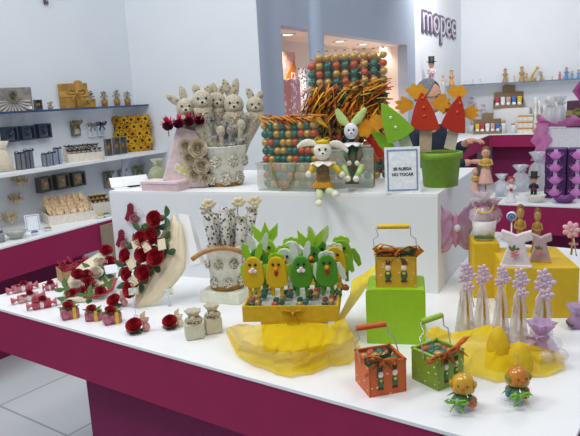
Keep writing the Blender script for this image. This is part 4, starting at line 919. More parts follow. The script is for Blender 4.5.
# ---- bouquet lying down at the left, kraft box and tinsel
BK = on(60, 303, Z); bk = V((.25, -.55, .8)).normalized(); tb = thing('flower_bouquet', 'mixed red and white bouquet in clear wrap lying left of the rose bouquet', 'bouquet', BK, 0)
def bl(px, py, d=0):
    q = onplane(px, py, BK, bk)+bk*d-BK; q.z = max(q.z, .004 if d < .015 else .022); return q
LE = [(59, 306), (64, 294), (66, 284), (72, 272), (84, 262), (100, 252)]; RE = [(80, 312), (98, 308), (110, 296), (115, 283), (117, 270), (114, 258)]
pts = []
for (a0, b0) in zip(LE, RE):
    row = []
    for j in range(7):
        u = j/6; row.append(bl(a0[0]+(b0[0]-a0[0])*u, a0[1]+(b0[1]-a0[1])*u, .002+.02*math.sin(PI*u)+.003*rnd.uniform(-1, 1)))
    pts.append(row)
sheet('paper_wrap', pts, mat('#dcd0b8', .6, bump=.5), tb, .002)
for i, (x, y, r) in enumerate(((78, 279, 5), (87, 279, 4.6), (88, 288, 5.4), (73, 299, 5), (106, 255, 5.4), (110, 266, 5), (83, 296, 4.6), (101, 300, 4.4))):
    b = B(); rose(b, bl(x, y, .02), r*kk(BK)*1.15, tilt_to(bk)); obj('red_rose', b, mat('#a0142c', .7), tb)
for i, (x, y, r) in enumerate(((96, 277, 5.4), (77, 291, 5.6), (101, 267, 5), (95, 288, 4))):
    b = B(); rose(b, bl(x, y, .018), r*kk(BK)*1.15, tilt_to(bk)); obj('white_rose', b, mat('#dccfc0', .7), tb)
for i, (x, y) in enumerate(((66, 291), (93, 270), (92, 283), (70, 304), (104, 276), (107, 286), (90, 304))):
    b = B()
    for j in range(4): b.leaf((0, 0, 0), .05, .024, (0, 0, j*1.6+i), curl=.15)
    b.xf(Matrix.Translation(bl(x, y, .018)) @ bk.to_track_quat('Z', 'Y').to_matrix().to_4x4()); obj('leaf_cluster', b, mat('#4d6b34', .7), tb)
b = B(); P = [bl(*q, .03) for q in ((84, 309), (98, 307), (112, 292), (113, 282), (117, 284), (113, 298), (99, 311), (86, 312))]
for j in range(3): b.bm.faces.new([b.bm.verts.new(x) for x in (P[j], P[j+1], P[6-j], P[7-j])])
solid(obj('red_ribbon', b, mat('#a3162c', .4), tb), .002)
b = B(); b.box((0, 0, 0), (.05, .003, .045)); b.xf(Matrix.Translation(bl(111, 276, .045)) @ bk.to_track_quat('Z', 'Y').to_matrix().to_4x4() @ Matrix.Rotation(PI/2, 4, 'X')); obj('white_card', b, mat('#dfe4ef', .5), tb)
p = on(71, 287, Z)+V((.01, .14, 0)); t = thing('cardboard_box', 'brown kraft box lying open behind the mixed bouquet', 'box', p, .55)
b = B(); b.box((0, 0, .002), (.2, .12, .004)); b.box((-.0, .06, .028), (.2, .004, .056)); b.box((-.1, 0, .028), (.004, .12, .056)); b.box((.1, 0, .028), (.004, .12, .056)); b.box((0, -.06, .028), (.2, .004, .056)); obj('box_body', b, KRAFT, t)
b = B(); b.box((0, -.075, .03), (.2, .003, .06), (.6, 0, 0)); obj('flap', b, KRAFT, t)
t = thing('tinsel', 'crimson tinsel heaped in the brown kraft box', 'tinsel', p+V((0, 0, .0045)), .55)
b = B()
for i in range(170):
    c = V((rnd.uniform(-.09, .09), rnd.uniform(-.05, .05), rnd.uniform(.02, .075))); d = V((rnd.uniform(-1, 1), rnd.uniform(-1, 1), rnd.uniform(-.3, 1))).normalized()*.03; b.tube([c, c+d*.5+V((0, 0, .004)), c+d], .0022, 4)
b.box((0, 0, .018), (.18, .10, .034)); o = obj('tinsel_strands', b, mat('#b5264a', .35, .3), t); o['kind'] = 'stuff'
# ---- wrapped scrolls at the table's left corner
def scroll(label, pa, pb_, r, m1, m2):
    A, Bq = on(*pa, Z), on(*pb_, Z); A.z = Bq.z = Z+r; c = (A+Bq)/2; c.z = Z; l = (Bq-A).length; an = math.atan2(Bq.y-A.y, Bq.x-A.x)
    t = thing('wrapped_sweet', label, 'favour', c, an)
    b = B(); b.lathe([(0, -l*.33), (r, -l*.31), (r, l*.31), (0, l*.33)], (0, 0, r), 18, (0, PI/2, 0)); obj('sweet_roll', b, m1, t)
    for q in (-1, 1):
        b = B(); b.lathe([(r*.35, q*l*.32), (r*.3, q*l*.36), (r*.9, q*l*.5), (r*.8, q*l*.5), (r*.2, q*l*.36)], (0, 0, r), 16, (0, PI/2, 0), wob=.16, lobes=8); obj('twisted_end', b, m2, t)
    b = B(); b.lathe([(r*1.03, -l*.06), (r*1.03, l*.06)], (0, 0, r), 18, (0, PI/2, 0)); obj('ribbon_band', b, mat('#e3d5d8', .5), t)
    b = B(); rose(b, (l*.05, -.004, r*1.9), r*.75, (.4, 0, 0)); b.leaf((0, -.004, r*1.9), r*2, r, (0, 0, 2)); obj('rose', b, mat('#9c1730', .6), t)
WR = mat('#a52338', .4, h2='#c98b95', scale=38); WE = mat('#c66b76', .4)
scroll('red wrapped sweet roll nearest the left corner of the table', (7, 295), (38, 288), .017, WR, WE)
scroll('red and pink sweet roll in the middle of the left corner group', (12, 305), (45, 297.5), .016, mat('#b04552', .4, h2='#d8b2b0', scale=38), WE)
scroll('red sweet roll nearest the table front, right of the other rolls', (27, 311), (57, 305.5), .018, mat('#a82036', .4, h2='#bf5a68', scale=38), WE)
scroll('short red sweet roll behind the others, beside kraft box', (43, 291), (58, 289), .016, WR, WE)
# ---- rose favours along the front
def rose_favour(label, px, py, kind, s=1):
    p = on(px, py, Z)+V((0, .02, 0)); t = thing('rose_favour', label, 'favour', p, face(p)+rnd.uniform(-.3, .3)); s *= 1.0
    if kind == 'box':
        b = B(); b.box((0, 0, .02*s), (.06*s, .04*s, .038*s), bev=.006*s); obj('sweet_box', b, mat('#b9707c', .35, h2='#8f2c48', scale=70), t)
        b = B(); b.box((.012*s, 0, .0205*s), (.011*s, .043*s, .041*s)); obj('yellow_ribbon', b, mat('#e0bb28', .5), t)
        b = B(); rose(b, (-.004*s, -.006*s,   .044*s), .016*s, (.35, 0, 0)); obj('red_flower', b, mat('#a81a2c', .7), t)
        b = B()
        for j in range(5): b.leaf((0, 0, .043*s), .04*s, .018*s, (0, 0, j*1.3+.3), curl=.1)
        obj('leaves', b, mat('#56752c', .7), t)
    else:
        b = B(); rose(b, (-.018*s, -.004, .026*s), .029*s, (.6, -.25, 0)); obj('red_rose', b, mat('#a80f24', .7), t)
        b = B()
        for j in range(5): b.leaf((-.018*s, 0, .016*s), .042*s, .026*s, (-.3, 0, j*1.25), curl=.1)
        b.ell((-.018*s, 0, .013*s), (.016*s, .016*s, .013*s)); obj('leaves', b, mat('#4c6b52', .7), t)
        b = B(); b.ell((.027*s, -.004, .019*s), (.016*s, .014*s, .019*s)); b.lathe([(.006*s, .034*s), (.016*s, .056*s), (.004*s, .036*s)], (.027*s, -.004, 0), 12, wob=.2); obj('sweet_pouch', b, mat('#c58d86', .6) if kind == 'rose' else LINEN, t)
        b = B(); b.prism([(0, .015*s), (.022*s, .03*s), (.03*s, .085*s), (.006*s, .07*s)], .008, .011); obj('paper_tail', b, PAP, t)
rose_favour('boxed sweets with red flower, leftmost of the front favours', 68.5, 320, 'box', 1.05)
rose_favour('boxed sweets with red flower, second favour along the front', 92.5, 322, 'box', .95)
rose_favour('boxed sweets with yellow ribbon, third favour along the front', 111, 325, 'box', 1.05)
rose_favour('single red rose with pink pouch behind the boxed favours', 118, 308, 'rose', .8)
rose_favour('single red rose with pink pouch below the rose bouquet', 138.5, 334, 'rose', .82)
rose_favour('single red rose with pouch beside the linen bags', 173.5, 329.5, 'linen', .75)
for i, (px, py, x2, y2) in enumerate(((136, 316, 131, 290), (170, 306, 167, 291))):
    p = on(px, py, Z); t = thing('price_tag', ['small price card on a wire left of bouquet base', 'small price card on a wire in front of bouquet'][i], 'price tag', p, face(p)); k = kk(p)
    hh = (py-y2)*k
    b = B(); b.tube([(0, 0, 0), (-.002, 0, hh)], .0009, 5); b.lathe([(0, 0), (.008, 0), (.008, .002), (0, .003)], n=10); obj('wire', b, SILVER, t)
    b = B(); b.box((0, -.002, hh), (.034, .0012, .026)); obj('tag', b, mat('#eceff5', .5, h2='#c8c79a', scale=90), t)
# ================================================================== left wall: shelves, wall and counter
def wst(px, z, o, py=120):
    p = WL(px, py, o); p.z = 0; q = P0+D2*((p-P0).dot(D2))+N2*o; return V((q.x, q.y, z))
def wsz(x0, x1, py, o): return abs((WL(x1, py, o)-WL(x0, py, o)).dot(D2))
def facing(p, mix=.6): return RZW_*(1-mix)+face(p)*mix
RZW_ = A_D                                    # thing fronts (-Y) look out of the wall
SUNF = mat('#c9a01c', .7, h2='#9a6b14', scale=60); GREYB = mat('#5c6068', .6); NAVYB = mat('#2a3550', .6); BBLUE = mat('#8d9aae', .5)
# shelf 1
o = .49
p = wst(14, S1Z, .475); k = kk(p); p += N2*.0
t = thing('gift_box', 'silver-grey gift box with pleated fan, far left of glass shelf', 'box', p, facing(p)); wd, hh = .25, 23*k
b = B(); b.box((0, 0, hh/2), (wd, .06, hh), bev=.003); obj('box_body', b, mat('#77736f', .5, h2='#8d8984', scale=30), t)
b = B()
for j in range(12):
    an = PI*j/11; b.prism([(0, 0), (.105*math.cos(an-.09), .09*math.sin(an-.09)), (.11*math.cos(an), .10*math.sin(an)), (.105*math.cos(an+.09), .09*math.sin(an+.09))], -.040-.003*(j % 2), -.034, (0, 0, hh*.42), (0, PI, 0))
obj('pleated_fan', b, mat('#b3aea8', .5), t)
b = B(); rose(b, (0, -.04, hh*.62), .032, (PI/2, 0, 0)); obj('cloth_rosette', b, mat('#a59d8c', .8), t)
b = B(); b.box((wd*.38, -.031, hh*.12), (.04, .002, .018)); obj('label', b, WHITE, t)
p = wst(40, S1Z, .475); frame_box('gift_box', 'small dark box with yellow flower on the glass shelf', p, facing(p), 7*kk(p), 10*kk(p), .04, GREYB, mat('#4d525a'), SUNF)
p = wst(52, S1Z, .475); pot_flowers('flower_pot', 'tiny pot of dried flowers beside the dark box on glass shelf', p, 3*kk(p), 3*kk(p), mat('#9c8f78'), mat('#b0a171', .8), 8, fh=5*kk(p))
p = wst(76, S1Z, .505); k = kk(p)
t = thing('gift_box', 'large gold-brown gift box with ribbon standing on the glass shelf', 'box', p, facing(p)); KG = mat('#9a7436', .45, .2, h2='#b38a44', scale=25)
b = B(); b.box((0, 0, 12*k), (28*k, .05, 24*k), bev=.003); obj('box_body', b, KG, t)
b = B(); b.box((0, -.027, 14*k), (29*k, .004, 6*k)); b.box((4*k, -.026, 12*k), (4*k, .004, 24*k)); obj('ribbon', b, mat('#b98f45', .35), t)
b = B(); bow(b, (2*k, -.034, 15*k), 8*k); obj('bow', b, mat('#c29a52', .35), t)
b = B(); b.ell((6*k, 0, 25*k), (4*k, .015, 2*k)); obj('top_knot', b, KG, t)
p = wst(88, S1Z, .425); k = kk(p); t = thing('gift_box', 'low gold gift box in front of the large gold-brown box', 'box', p, facing(p))
b = B(); b.box((0, 0, 4*k), (18*k, .035, 8*k), bev=.003); obj('box_body', b, mat('#a57f3a', .4, .2, h2='#8a672c', scale=25), t)
b = B(); bow(b, (0, -.02, 8*k), 5*k); obj('bow', b, mat('#c7a45c', .4), t)
DRY = mat('#a68b52', .8, h2='#6e5630', scale=60)
for i, (px, h, lb) in enumerate(((93, 15, 'dark dried posy beside the gold boxes on glass shelf'), (106.5, 14, 'orange pot of dried flowers, first of three on the glass shelf'), (119, 15, 'orange pot of dried flowers, middle of three on the glass shelf'), (129.5, 13, 'orange pot of dried flowers, last of three at shelf end'))):
    p = wst(px, S1Z, .45 if i == 0 else .475); k = kk(p); pot_flowers('flower_pot', lb, p, 3.4*k, 6.5*k, mat('#9a7034', .5) if i else mat('#5a4426'), DRY if i else mat('#5f4a28'), 10, fh=(h-6)*k)
# on the wall between the shelves
for i, (x0, x1, y0, y1) in enumerate(((3, 19, 126, 142), (20, 36, 125, 140), (37, 52, 123, 138))):
    a = WL((x0+x1)/2, y1, .52); w_ = wsz(x0, x1, 132, .52); k = kk(a)
    frame_box('picture_frame', ['dark navy square frame on wall, left of three', 'dark navy square frame on wall, middle of three', 'dark navy square frame on wall, right of three'][i], a+N2*.005, A_D, w_*.84, (y1-y0)*k*.95, .05, mat('#2f3a52', .5), mat('#7d8694', .6), mat('#3e4b66', .6), 'navy frames on the left wall', 'frame')
def hang(name, label, x0, x1, y0, y1, builder, cat='ornament', d=.02, grp=None):
    a = WL((x0+x1)/2, y1, .55-d); k = kk(a); t = thing(name, label, cat, a, A_D, grp); builder(t, wsz(x0, x1, y0, .55-d), (y1-y0)*k, d); return t
def hb(c1, c2, c3, bowc=None):
    def g(t, w, h, d):
        b = B(); b.box((0, d*.4, h/2), (w*.8, d*1.1, h), bev=.002); obj('box_body', b, c1, t)
        b = B(); b.box((0, -d*.2, h*.3), (w*.5, d*.3, h*.35)); obj('label', b, c2, t)
        b = B(); bow(b, (0, -d*.3, h*.85), w*.55); obj('bow', b, c3, t)
    return g
hang('gift_box', 'little dark and cream box hung on wall above the candy tray', 72, 82, 121, 136, hb(mat('#6f6a60'), mat('#c2b79c'), mat('#8d8466')), 'box')
hang('gift_box', 'white tag box with grey bow on the wall, left of pair', 89, 97, 123, 137, hb(mat('#dfe4ec'), mat('#c6d0dc'), mat('#8b8b78')), 'box')
hang('gift_box', 'white tag box with navy bow on the wall, right of pair', 98, 106, 122, 136, hb(mat('#d6dee9'), mat('#aebccf'), NAVYB), 'box')
# shelf 2
p = wst(4, S2Z, .40, 165); k = kk(p); t = thing('gathered_bag', 'large cream gathered bag at the left end of white shelf', 'bag', p, facing(p))
b = B(); b.lathe([(0, .001), (8*k, .002), (9*k, 9*k), (6*k, 18*k), (3*k, 22*k)], n=20, wob=.05); obj('bag_body', b, mat('#cfc3ad', .8, bump=.5), t)
b = B(); b.lathe([(3*k, 22*k), (7*k, 30*k), (6*k, 30*k), (2.4*k, 22*k)], n=20, wob=.2); obj('gathered_top', b, mat('#ddd3c1', .8), t)
for i, (px, h, bm_, lb, o_) in enumerate(((20.5, 19, mat('#6d6d72'), 'tall grey box with navy bow, leftmost on the white shelf', .36), (29.5, 20, mat('#62646c'), 'tall grey box with navy bow, second on the white shelf', .36),
        (46, 15, mat('#7d858f'), 'blue-grey box with navy bow before the candy tray, left', .33), (52.5, 15, mat('#8790a0'), 'blue-grey box with navy bow before the candy tray, middle', .35), (58.5, 18, BBLUE, 'blue-grey box with navy bow before the candy tray, right', .37))):
    p = wst(px, S2Z, o_, 165); k = kk(p); tall_box('gift_box', lb, p, facing(p), 7.5*k if i < 2 else 6*k, (h-3)*k, .05, bm_, NAVYB)
def tray(label, px, o_, z, wpx, dpt, h, m, py):
    p = wst(px, z, o_, py); k = kk(p); w_ = wpx*k; rz = facing(p, .7); t = thing('tray', label, 'tray', p, rz); hh = h*k
    b = B()
    for c, d in (((0, -dpt/2, hh/2), (w_, .006, hh)), ((0, dpt/2, hh*.8), (w_, .006, hh*1.6)), ((-w_/2, 0, hh*.55), (.006, dpt, hh*1.1)), ((w_/2, 0, hh*.55), (.006, dpt, hh*1.1)), ((0, 0, .005), (w_, dpt, .008))): b.box(c, d)
    obj('tray_body', b, m, t)
    b = B(); b.box((0, 0, hh*.42), (w_-.014, dpt-.014, hh*.6)); obj('tray_lining', b, m, t)
    return p, k, w_, rz, hh
p, k, w_, rz, hh = tray('cream tray of dark and white sweets on the white shelf', 84, .37, S2Z, 34, .15, 8, mat('#d8cfc0', .7), 160)
M = Matrix.Translation(p) @ Matrix.Rotation(rz, 4, 'Z')
proto = None
for i in range(7):
    for j in range(2):
        c = M @ V(((i-3)*w_*.135, (j-.5)*.06, hh*.80+.03*j)); lb = 'dark and white wrapped sweet in the cream tray'
        if proto is None:
            proto = thing('wrapped_sweet', lb, 'sweet', c, rz, 'wrapped sweets in the cream tray')
            b = B(); b.ell((0, 0, 2.2*k), (2.5*k, 2.3*k, 2.4*k), u=10, w=7); obj('sweet', b, mat('#a9a299', .6, spots=('#26262b', 45, .42)), proto)
            b = B(); bow(b, (0, -.01, 4.4*k), 2.8*k); obj('bow', b, mat('#35373d', .6), proto)
        else: dup(proto, c, rz+rnd.uniform(-1, 1))
for i, px in enumerate((108.5, 117, 123.5)):
    p = wst(px, S2Z, .42, 150); k = kk(p)
    frame_box('gift_box', ['narrow grey box with sunflower, left of three by the sunflower panel', 'narrow grey box with sunflower, middle of three by the sunflower panel', 'narrow grey box with sunflower, right of three by the sunflower panel'][i], p, facing(p), 6.5*k, 17*k, .04, mat('#6b6a68'), mat('#5c5b5a'), SUNF, 'narrow sunflower boxes')
p = wst(139, S2Z, .45, 140); k = kk(p); rz = face(p)*.75+A_D*.25; p = p-E2*.0-D2*.06
t = thing('sunflower_picture', 'square panel of yellow and brown cloth sunflowers on white shelf', 'picture', p, rz); S_ = 35*k
b = B(); b.box((0, .02, S_/2), (S_, .02, S_)); obj('backing', b, mat('#5a3f1c', .8), t)
n_ = 0
for i in range(5):
    for j in range(5):
        b = B(); c = V(((i-2+.3*(j % 2)-.15)*S_*.2, 0, (j+.5)*S_*.2)); r = S_*.13
        for q in range(9): an = q*2*PI/9+i; b.ell(c+V((r*.62*math.cos(an), -.006-.004*(q % 2), r*.62*math.sin(an))), (r*.5, .006, r*.2), (0, -an, 0), 7, 5)
        b.m(1).ell(c+V((0, -.012, 0)), (r*.32, .008, r*.32), u=7, w=5); obj('cloth_flower', b, [mat(('#c99b16', '#b58212', '#d4a820')[(i+j) % 3], .8), mat('#4a2c12', .9)], t)
# below shelf 2, on the wall
for i, (x0, x1, y0, y1) in enumerate(((38, 53, 176, 192), (55, 70, 173, 189), (71, 86, 171, 186))):
    a = WL((x0+x1)/2, y1, .52); k = kk(a)
    frame_box('display_box', ['dark box with yellow flower on wall above dried-flower tray, left', 'dark box with yellow flower on wall above dried-flower tray, middle', 'dark box with yellow flower on wall above dried-flower tray, right'][i], a+N2*.005, A_D, wsz(x0, x1, 182, .52)*.86, (y1-y0)*k*.95, .05, mat('#5d5a58', .6), mat('#c9c3b4', .7), mat('#d2a52e', .7, h2='#e4ddcb', scale=70), 'dark flower boxes on the wall', 'box', flr=.34)
def posy(t, w, h, d):
    b = B()
    for i in range(26): b.leaf((rnd.uniform(-.25, .25)*w, d*.3, h*.45), h*rnd.uniform(.35, .6), w*.12, (rnd.uniform(-.1, .9), rnd.uniform(-.3, .3), rnd.uniform(0, 6.3)), curl=.1)
    b.ell((0, d*.6, h*.5), (w*.25, d*.5, h*.28), u=9, w=7); obj('dried_petals', b, mat('#e6d6b2', .9, h2='#c7b083', scale=60), t)
    b = B(); bow(b, (0, -d*.3, h*.4), w*.3); obj('bow', b, LINEN, t)
for i, (x0, x1, y0, y1) in enumerate(((17, 30, 173, 189), (12, 26, 190, 207), (5, 20, 208, 226))):
    hang('dried_posy', ['dried beige posy on wall, top of a column of three', 'dried beige posy on wall, middle of a column of three', 'dried beige posy on wall, bottom of a column of three'][i], x0, x1, y0, y1, posy, 'posy', .05)
hang('dried_posy', 'dried beige posy cut by the left picture edge', -6, 3, 207, 226, posy, 'posy', .05)
hang('cloth_ornament', 'small grey and gold ornament hung right of the dark boxes', 105, 114, 171, 188, hb(mat('#9b9788'), mat('#b59a5d'), mat('#7f8a70')))
hang('cloth_ornament', 'small grey ornament hung behind the shelf strut', 120, 127, 169, 183, hb(mat('#9aa1a8'), mat('#c2c4bc'), mat('#828890')))
hang('cloth_ornament', 'small sage ornament hung right of the shelf strut', 134, 145, 166, 181, hb(mat('#a7ac98'), mat('#c9c6b0'), mat('#8c9380')))
# counter
p, k, w_, rz, hh = tray('large cream tray of dried beige posies on the counter', 68, .27, Z, 44, .24, 9, mat('#ded8cc', .7), 215)
M = Matrix.Translation(p) @ Matrix.Rotation(rz, 4, 'Z'); proto = None
for j in range(5):
    for i in range(6):
        c = M @ V(((i-2.5)*w_*.152, (j-2)*.045, hh*.74+.016*j)); lb = 'dried beige posy in the large cream tray'
        if proto is None:
            proto = thing('dried_posy', lb, 'posy', c, rz, 'dried posies in the cream tray'); h = .075
            b = B()
            for q in range(22): b.leaf((0, 0, .008), h*rnd.uniform(.5, .85), .018, (rnd.uniform(.4, 1.3), 0, q*.9), curl=.2)
            b.ell((0, 0, .022), (.027, .027, .022), u=10, w=7); obj('dried_petals', b, mat('#f0dcbc', .9, h2='#dcbf98', scale=90), proto)
            b = B(); bow(b, (0, -.02, .03), .02); obj('bow', b, mat('#dccdae', .8), proto)
        else: dup(proto, c, rnd.uniform(0, 6))
p, k, w_, rz, hh = tray('small cream box of sunflowers at the right end of counter', 100, .26, Z, 19, .13, 11, mat('#d9d4c8', .7), 212)
M = Matrix.Translation(p) @ Matrix.Rotation(rz, 4, 'Z'); proto = None
for j in range(2):
    for i in range(4):
        c = M @ V(((i-1.5)*w_*.23, (j-.5)*.055, hh*.95+.02*j)); lb = 'small sunflower in the cream box at counter end'
        if proto is None:
            proto = thing('cloth_sunflower', lb, 'flower', c, rz, 'sunflowers in the counter box')
            b = B()
            for q in range(10): b.leaf((0, 0, .012), .032, .014, (.5, 0, q*.63), curl=.2)
            obj('petals', b, SUNF, proto); b = B(); b.ell((0, -.004, .018), (.012, .012, .01), u=8, w=6); b.lathe([(.004, 0), (.004, .016)], n=6); obj('flower_centre', b, mat('#3c2a18'), proto)
        else: dup(proto, c, rnd.uniform(-1, 1))
for i, (px, py, c, lb) in enumerate(((101, 219.5, '#d8a21c', 'small yellow favour on the counter edge by sunflower box'), (106.5, 218, '#6b6f70', 'small grey favour on the counter edge by sunflower box'), (35, 236, '#6d7580', 'small dark dish of sweets below the white card on counter'), (48, 232, '#a39a6c', 'small olive dish of sweets right of the white card on counter'))):
    p = on(px, py-1, Z); k = kk(p); t = thing('favour_dish', lb, 'favour', p, face(p))
    b = B(); b.lathe([(0, .001), (2.6*k, .001), (4*k, 3*k), (3.7*k, 3*k), (2.2*k, .004), (0, .004)], n=16); obj('dish', b, mat('#d7dade', .3), t)
    b = B()
    for j in range(5): b.ell((1.8*k*math.cos(j*1.26), 1.6*k*math.sin(j*1.26), 3.2*k), (1.5*k, 1.4*k, 1.3*k), u=8, w=6)
    obj('sweets', b, mat(c, .5), t)
p = on(34, 231.5, Z); k = kk(p); sign_card('white price card with blue border standing on left counter', p, face(p)+.15, 14*k, 17*k, [], mat('#8fa6cf', .4), 'sign', .2)
p = on(13, 240.5, Z)+V((0, .05, 0)); k = kk(p); t = thing('glass_bowl', 'shallow glass bowl of sweets at left of the counter', 'bowl', p, 0)
b = B(); b.lathe([(0, .001), (5*k, .001), (10*k, 6*k), (11*k, 8*k), (10*k, 8*k), (4.5*k, .006), (0, .006)], n=24); obj('bowl', b, mat('#b9c2bb', .15, alpha=.6), t)
b = B()
for j in range(12): b.ell((6*k*math.cos(j*2.4)*(j/12)**.5, 6*k*math.sin(j*2.4)*(j/12)**.5, 5.5*k), (2.2*k, 2*k, 1.8*k), (j, j, 0), 8, 6)
obj('sweets', b, mat('#9d8f74', .6, h2='#c8c0ae', scale=40), t)
p = on(2, 244, Z)+V((-.03, .05, 0)); k = kk(p); t = thing('sweet_jar', 'dim grey jar at the left picture edge of the counter', 'jar', p, 0)
b = B(); b.lathe([(0, .001), (4*k, .001), (4.4*k, 8*k), (3*k, 10*k), (0, 10*k)], n=18); obj('jar_body', b, mat('#8d948f', .4), t)
b = B(); b.lathe([(0, 10*k), (3.4*k, 10*k), (3.4*k, 11.5*k), (0, 12*k)], n=18); obj('lid', b, GREYB, t)
# ================================================================== right side of the foreground table
YB = mat('#d6b21c', .7, var=.06)
def yblock(label, x0, x1, ytop, ybase, d, name='display_block', m=YB):
    p0 = on(x0, ybase, Z); p1 = on(x1, ybase, Z); p1 = V((p1.x, p1.y, Z)); an = math.atan2(p1.y-p0.y, p1.x-p0.x); w_ = (p1-p0).length
    q = pl((x0+x1)/2, ytop, p0, (p1-p0).normalized()); h = q.z-Z; yv = V((-math.sin(an), math.cos(an), 0)); c = (p0+p1)/2+yv*d/2
    t = thing(name, label, 'display block', c, an); b = B(); b.box((0, 0, h/2), (w_, d, h), bev=.004); obj('block_body', b, m, t)
    return c, an, h, yv
cL, aL, hL, yv = yblock('low yellow display block behind the five cellophane cones', 505, 578, 268, 318, .28)
cT, aT, hT, yv2 = yblock('taller yellow display block beside the white riser', 473, 499, 243, 298, .14)
LILF = mat('#e6cfe4', .6, trans=.15)
def ribbon_flower(b, c, r, n=5):
    for j in range(n):
        an = j*2*PI/n; d = V((math.cos(an), -.15, math.sin(an))); b.ell(c+d*r*.62, (r*.5, r*.22, r*.34), (0, -an, 0), 9, 6)
    b.ell(c+V((0, -r*.25, 0)), r*.22, u=8, w=6)
cones = ((468.5, 342, 22, 'leftmost'), (485.5, 344, 20, 'second from left'), (504.5, 346, 20, 'middle'), (522.5, 348, 21, 'second from right'), (546, 349, 25, 'rightmost'))
for i, (px, py, wpx, nm) in enumerate(cones):
    p = on(px, py, Z)+V((0, .035, 0)); k = kk(p); R = wpx*k*.46; hc = 64*k
    t = thing('sweet_cone', nm.capitalize()+' of five clear cones tied with lilac ribbon flowers', 'favour', p, face(p))
    b = B(); b.lathe([(0, .001), (R, .002), (R*.98, .03), (R*.62, hc*.6), (R*.2, hc*.93), (R*.34, hc*1.02), (R*.5, hc*1.1)], n=20, wob=.03); obj('clear_cone', b, mat('#ece6ea', .15, alpha=.5, var=.03, coat=1), t)
    b = B()
    for j in range(10): b.ell((R*.5*math.cos(j*2.4), R*.5*math.sin(j*2.4), R*(.45+.5*(j//4))), (R*.32, R*.3, R*.3), (j, 0, 0), 8, 6)
    obj('sugared_almonds', b, mat('#e2dccf', .5), t)
    b = B(); b.prism([(R*.15, .01), (R*.5, .012), (R*.32, hc*.62), (R*.1, hc*.85)], -R*.72, -R*.66); obj('gold_band', b, mat('#b98e2c', .4, .3), t)
    b = B(); b.prism([(-R*.75, .01), (-R*.1, .01), (-R*.05, hc*.7), (-R*.28, hc*.6)], -R*.62, -R*.58); obj('white_card', b, mat('#dcd6d2', .6), t)
    for j, (u, v) in enumerate(((-.15, .98), (.45, 1.05), (.05, 1.16), (.35, .86))[:4 if i in (0, 3, 4) else 3]):
        b = B(); ribbon_flower(b, V((u*R, -R*.45-.002*j, hc*v)), R*.58); obj('ribbon_flower', b, LILF, t)
    b = B()
    for q in (-1, 1): b.tube([V((0, -R*.5, hc*.95)), V((q*R*.5, -R*.75, hc*.78)), V((q*R*.62+R*.2, -R*.85, hc*.55))], R*.11, 6, flat=.25)
    obj('ribbon_tails', b, LILF, t)
# lilac tied bag of clear balls
p = on(548, 366, Z)+V((0, .05, 0)); k = kk(p); t = thing('tulle_bag', 'lilac tulle bag with clear glass balls in front of the cones', 'bag', p, face(p))
b = B(); b.lathe([(0, .002), (13*k, .004), (16*k, 10*k), (10*k, 20*k), (4*k, 26*k)], n=26, wob=.12, lobes=7); obj('tulle_body', b, mat('#d6b9d8', .6, alpha=.85, trans=.3, bump=.4), t)
b = B(); b.lathe([(4*k, 26*k), (13*k, 38*k), (10*k, 39*k), (3*k, 26*k)], n=28, wob=.22, lobes=7); obj('gathered_top', b, mat('#d3b4d8', .6, alpha=.8, trans=.3), t)
b = B(); bow(b, (-4*k, -.03, 25*k), 9*k); obj('bow', b, mat('#cfa8d0', .5), t)
b = B(); b.tube([(-9*k, -.045, 22*k), (-16*k, -.05, 14*k), (-14*k, -.055, 3*k), (-8*k, -.06, .003)], .003, 5, flat=.4); obj('ribbon_tail', b, mat('#d8b6c8', .5), t)
for i, (x, y, r) in enumerate(((559, 341, 7), (565, 352, 7.5), (552, 353, 6.5))):
    q = p+Matrix.Rotation(face(p), 3, 'Z') @ (L2(x, y, 548, 366, k, -.055 if i < 2 else -.075)); b = B(); b.ell((0, 0, 0), r*k, u=18, w=12); o = obj('glass_ball', b, mat('#e6e2f0', .05, alpha=.25, coat=1), None, (q.x, q.y, max(q.z, Z+r*k+.001)))
    tag(o, ['clear glass ball highest on the lilac tulle bag', 'clear glass ball at the right of lilac tulle bag', 'clear glass ball low in front of lilac tulle bag'][i], 'ball')
# white gown cards, gilt children on the low yellow block
ZL = Z+hL; ZTT = Z+hT
def gown(label, p, w, h, m, hem, trim=True):
    t = thing('gown_favour', label, 'favour', p, face(p))
    P = [(-.5, 0), (.5, 0), (.30, .48), (.26, .66), (.52, .74), (.46, .98), (.16, .90), (0, .84), (-.16, .90), (-.46, .98), (-.52, .74), (-.26, .66), (-.30, .48)]
    b = B(); b.prism([(x*w, z*h) for x, z in P], -.012, .012); o = obj('gown_body', b, m, t); md = o.modifiers.new('b', 'BEVEL'); md.width = .004; md.segments = 2
    b = B(); b.box((0, -.002, h*.025), (w*1.0, .03, h*.05)); obj('hem_band', b, hem, t)
    b = B(); ribbon_flower(b, V((-.05*w, -.018, h*.36)), w*.14); obj('pink_flower', b, mat('#d98b96', .6), t)
    b = B()
    for j in range(3): b.leaf((-.1*w, -.014, h*.42), w*.24, w*.1, (PI/2-.2, j*.8-.6, 0))
    obj('leaves', b, mat('#5d7d34', .7), t)
Yl = V((-math.sin(aL), math.cos(aL), 0)); Xl = V((math.cos(aL), math.sin(aL), 0)); base = V((cL.x, cL.y, ZL))
def onblock(px, dy): 
    q = pl(px, 260, base+Yl*dy, Xl); return V((q.x, q.y, ZL))
p = onblock(516, -.115); k = kk(p); gown('white gown-shaped favour with pink flower behind the cones', p, 30*k, 38*k, mat('#e2d6d8', .6), mat('#efe6e6', .6))
p = onblock(540, -.06); k = kk(p); gown('mauve-grey gown-shaped favour with gold hem behind the cones', p, 21*k, 30*k, mat('#b79fa4', .6), mat('#c9a23a', .5))
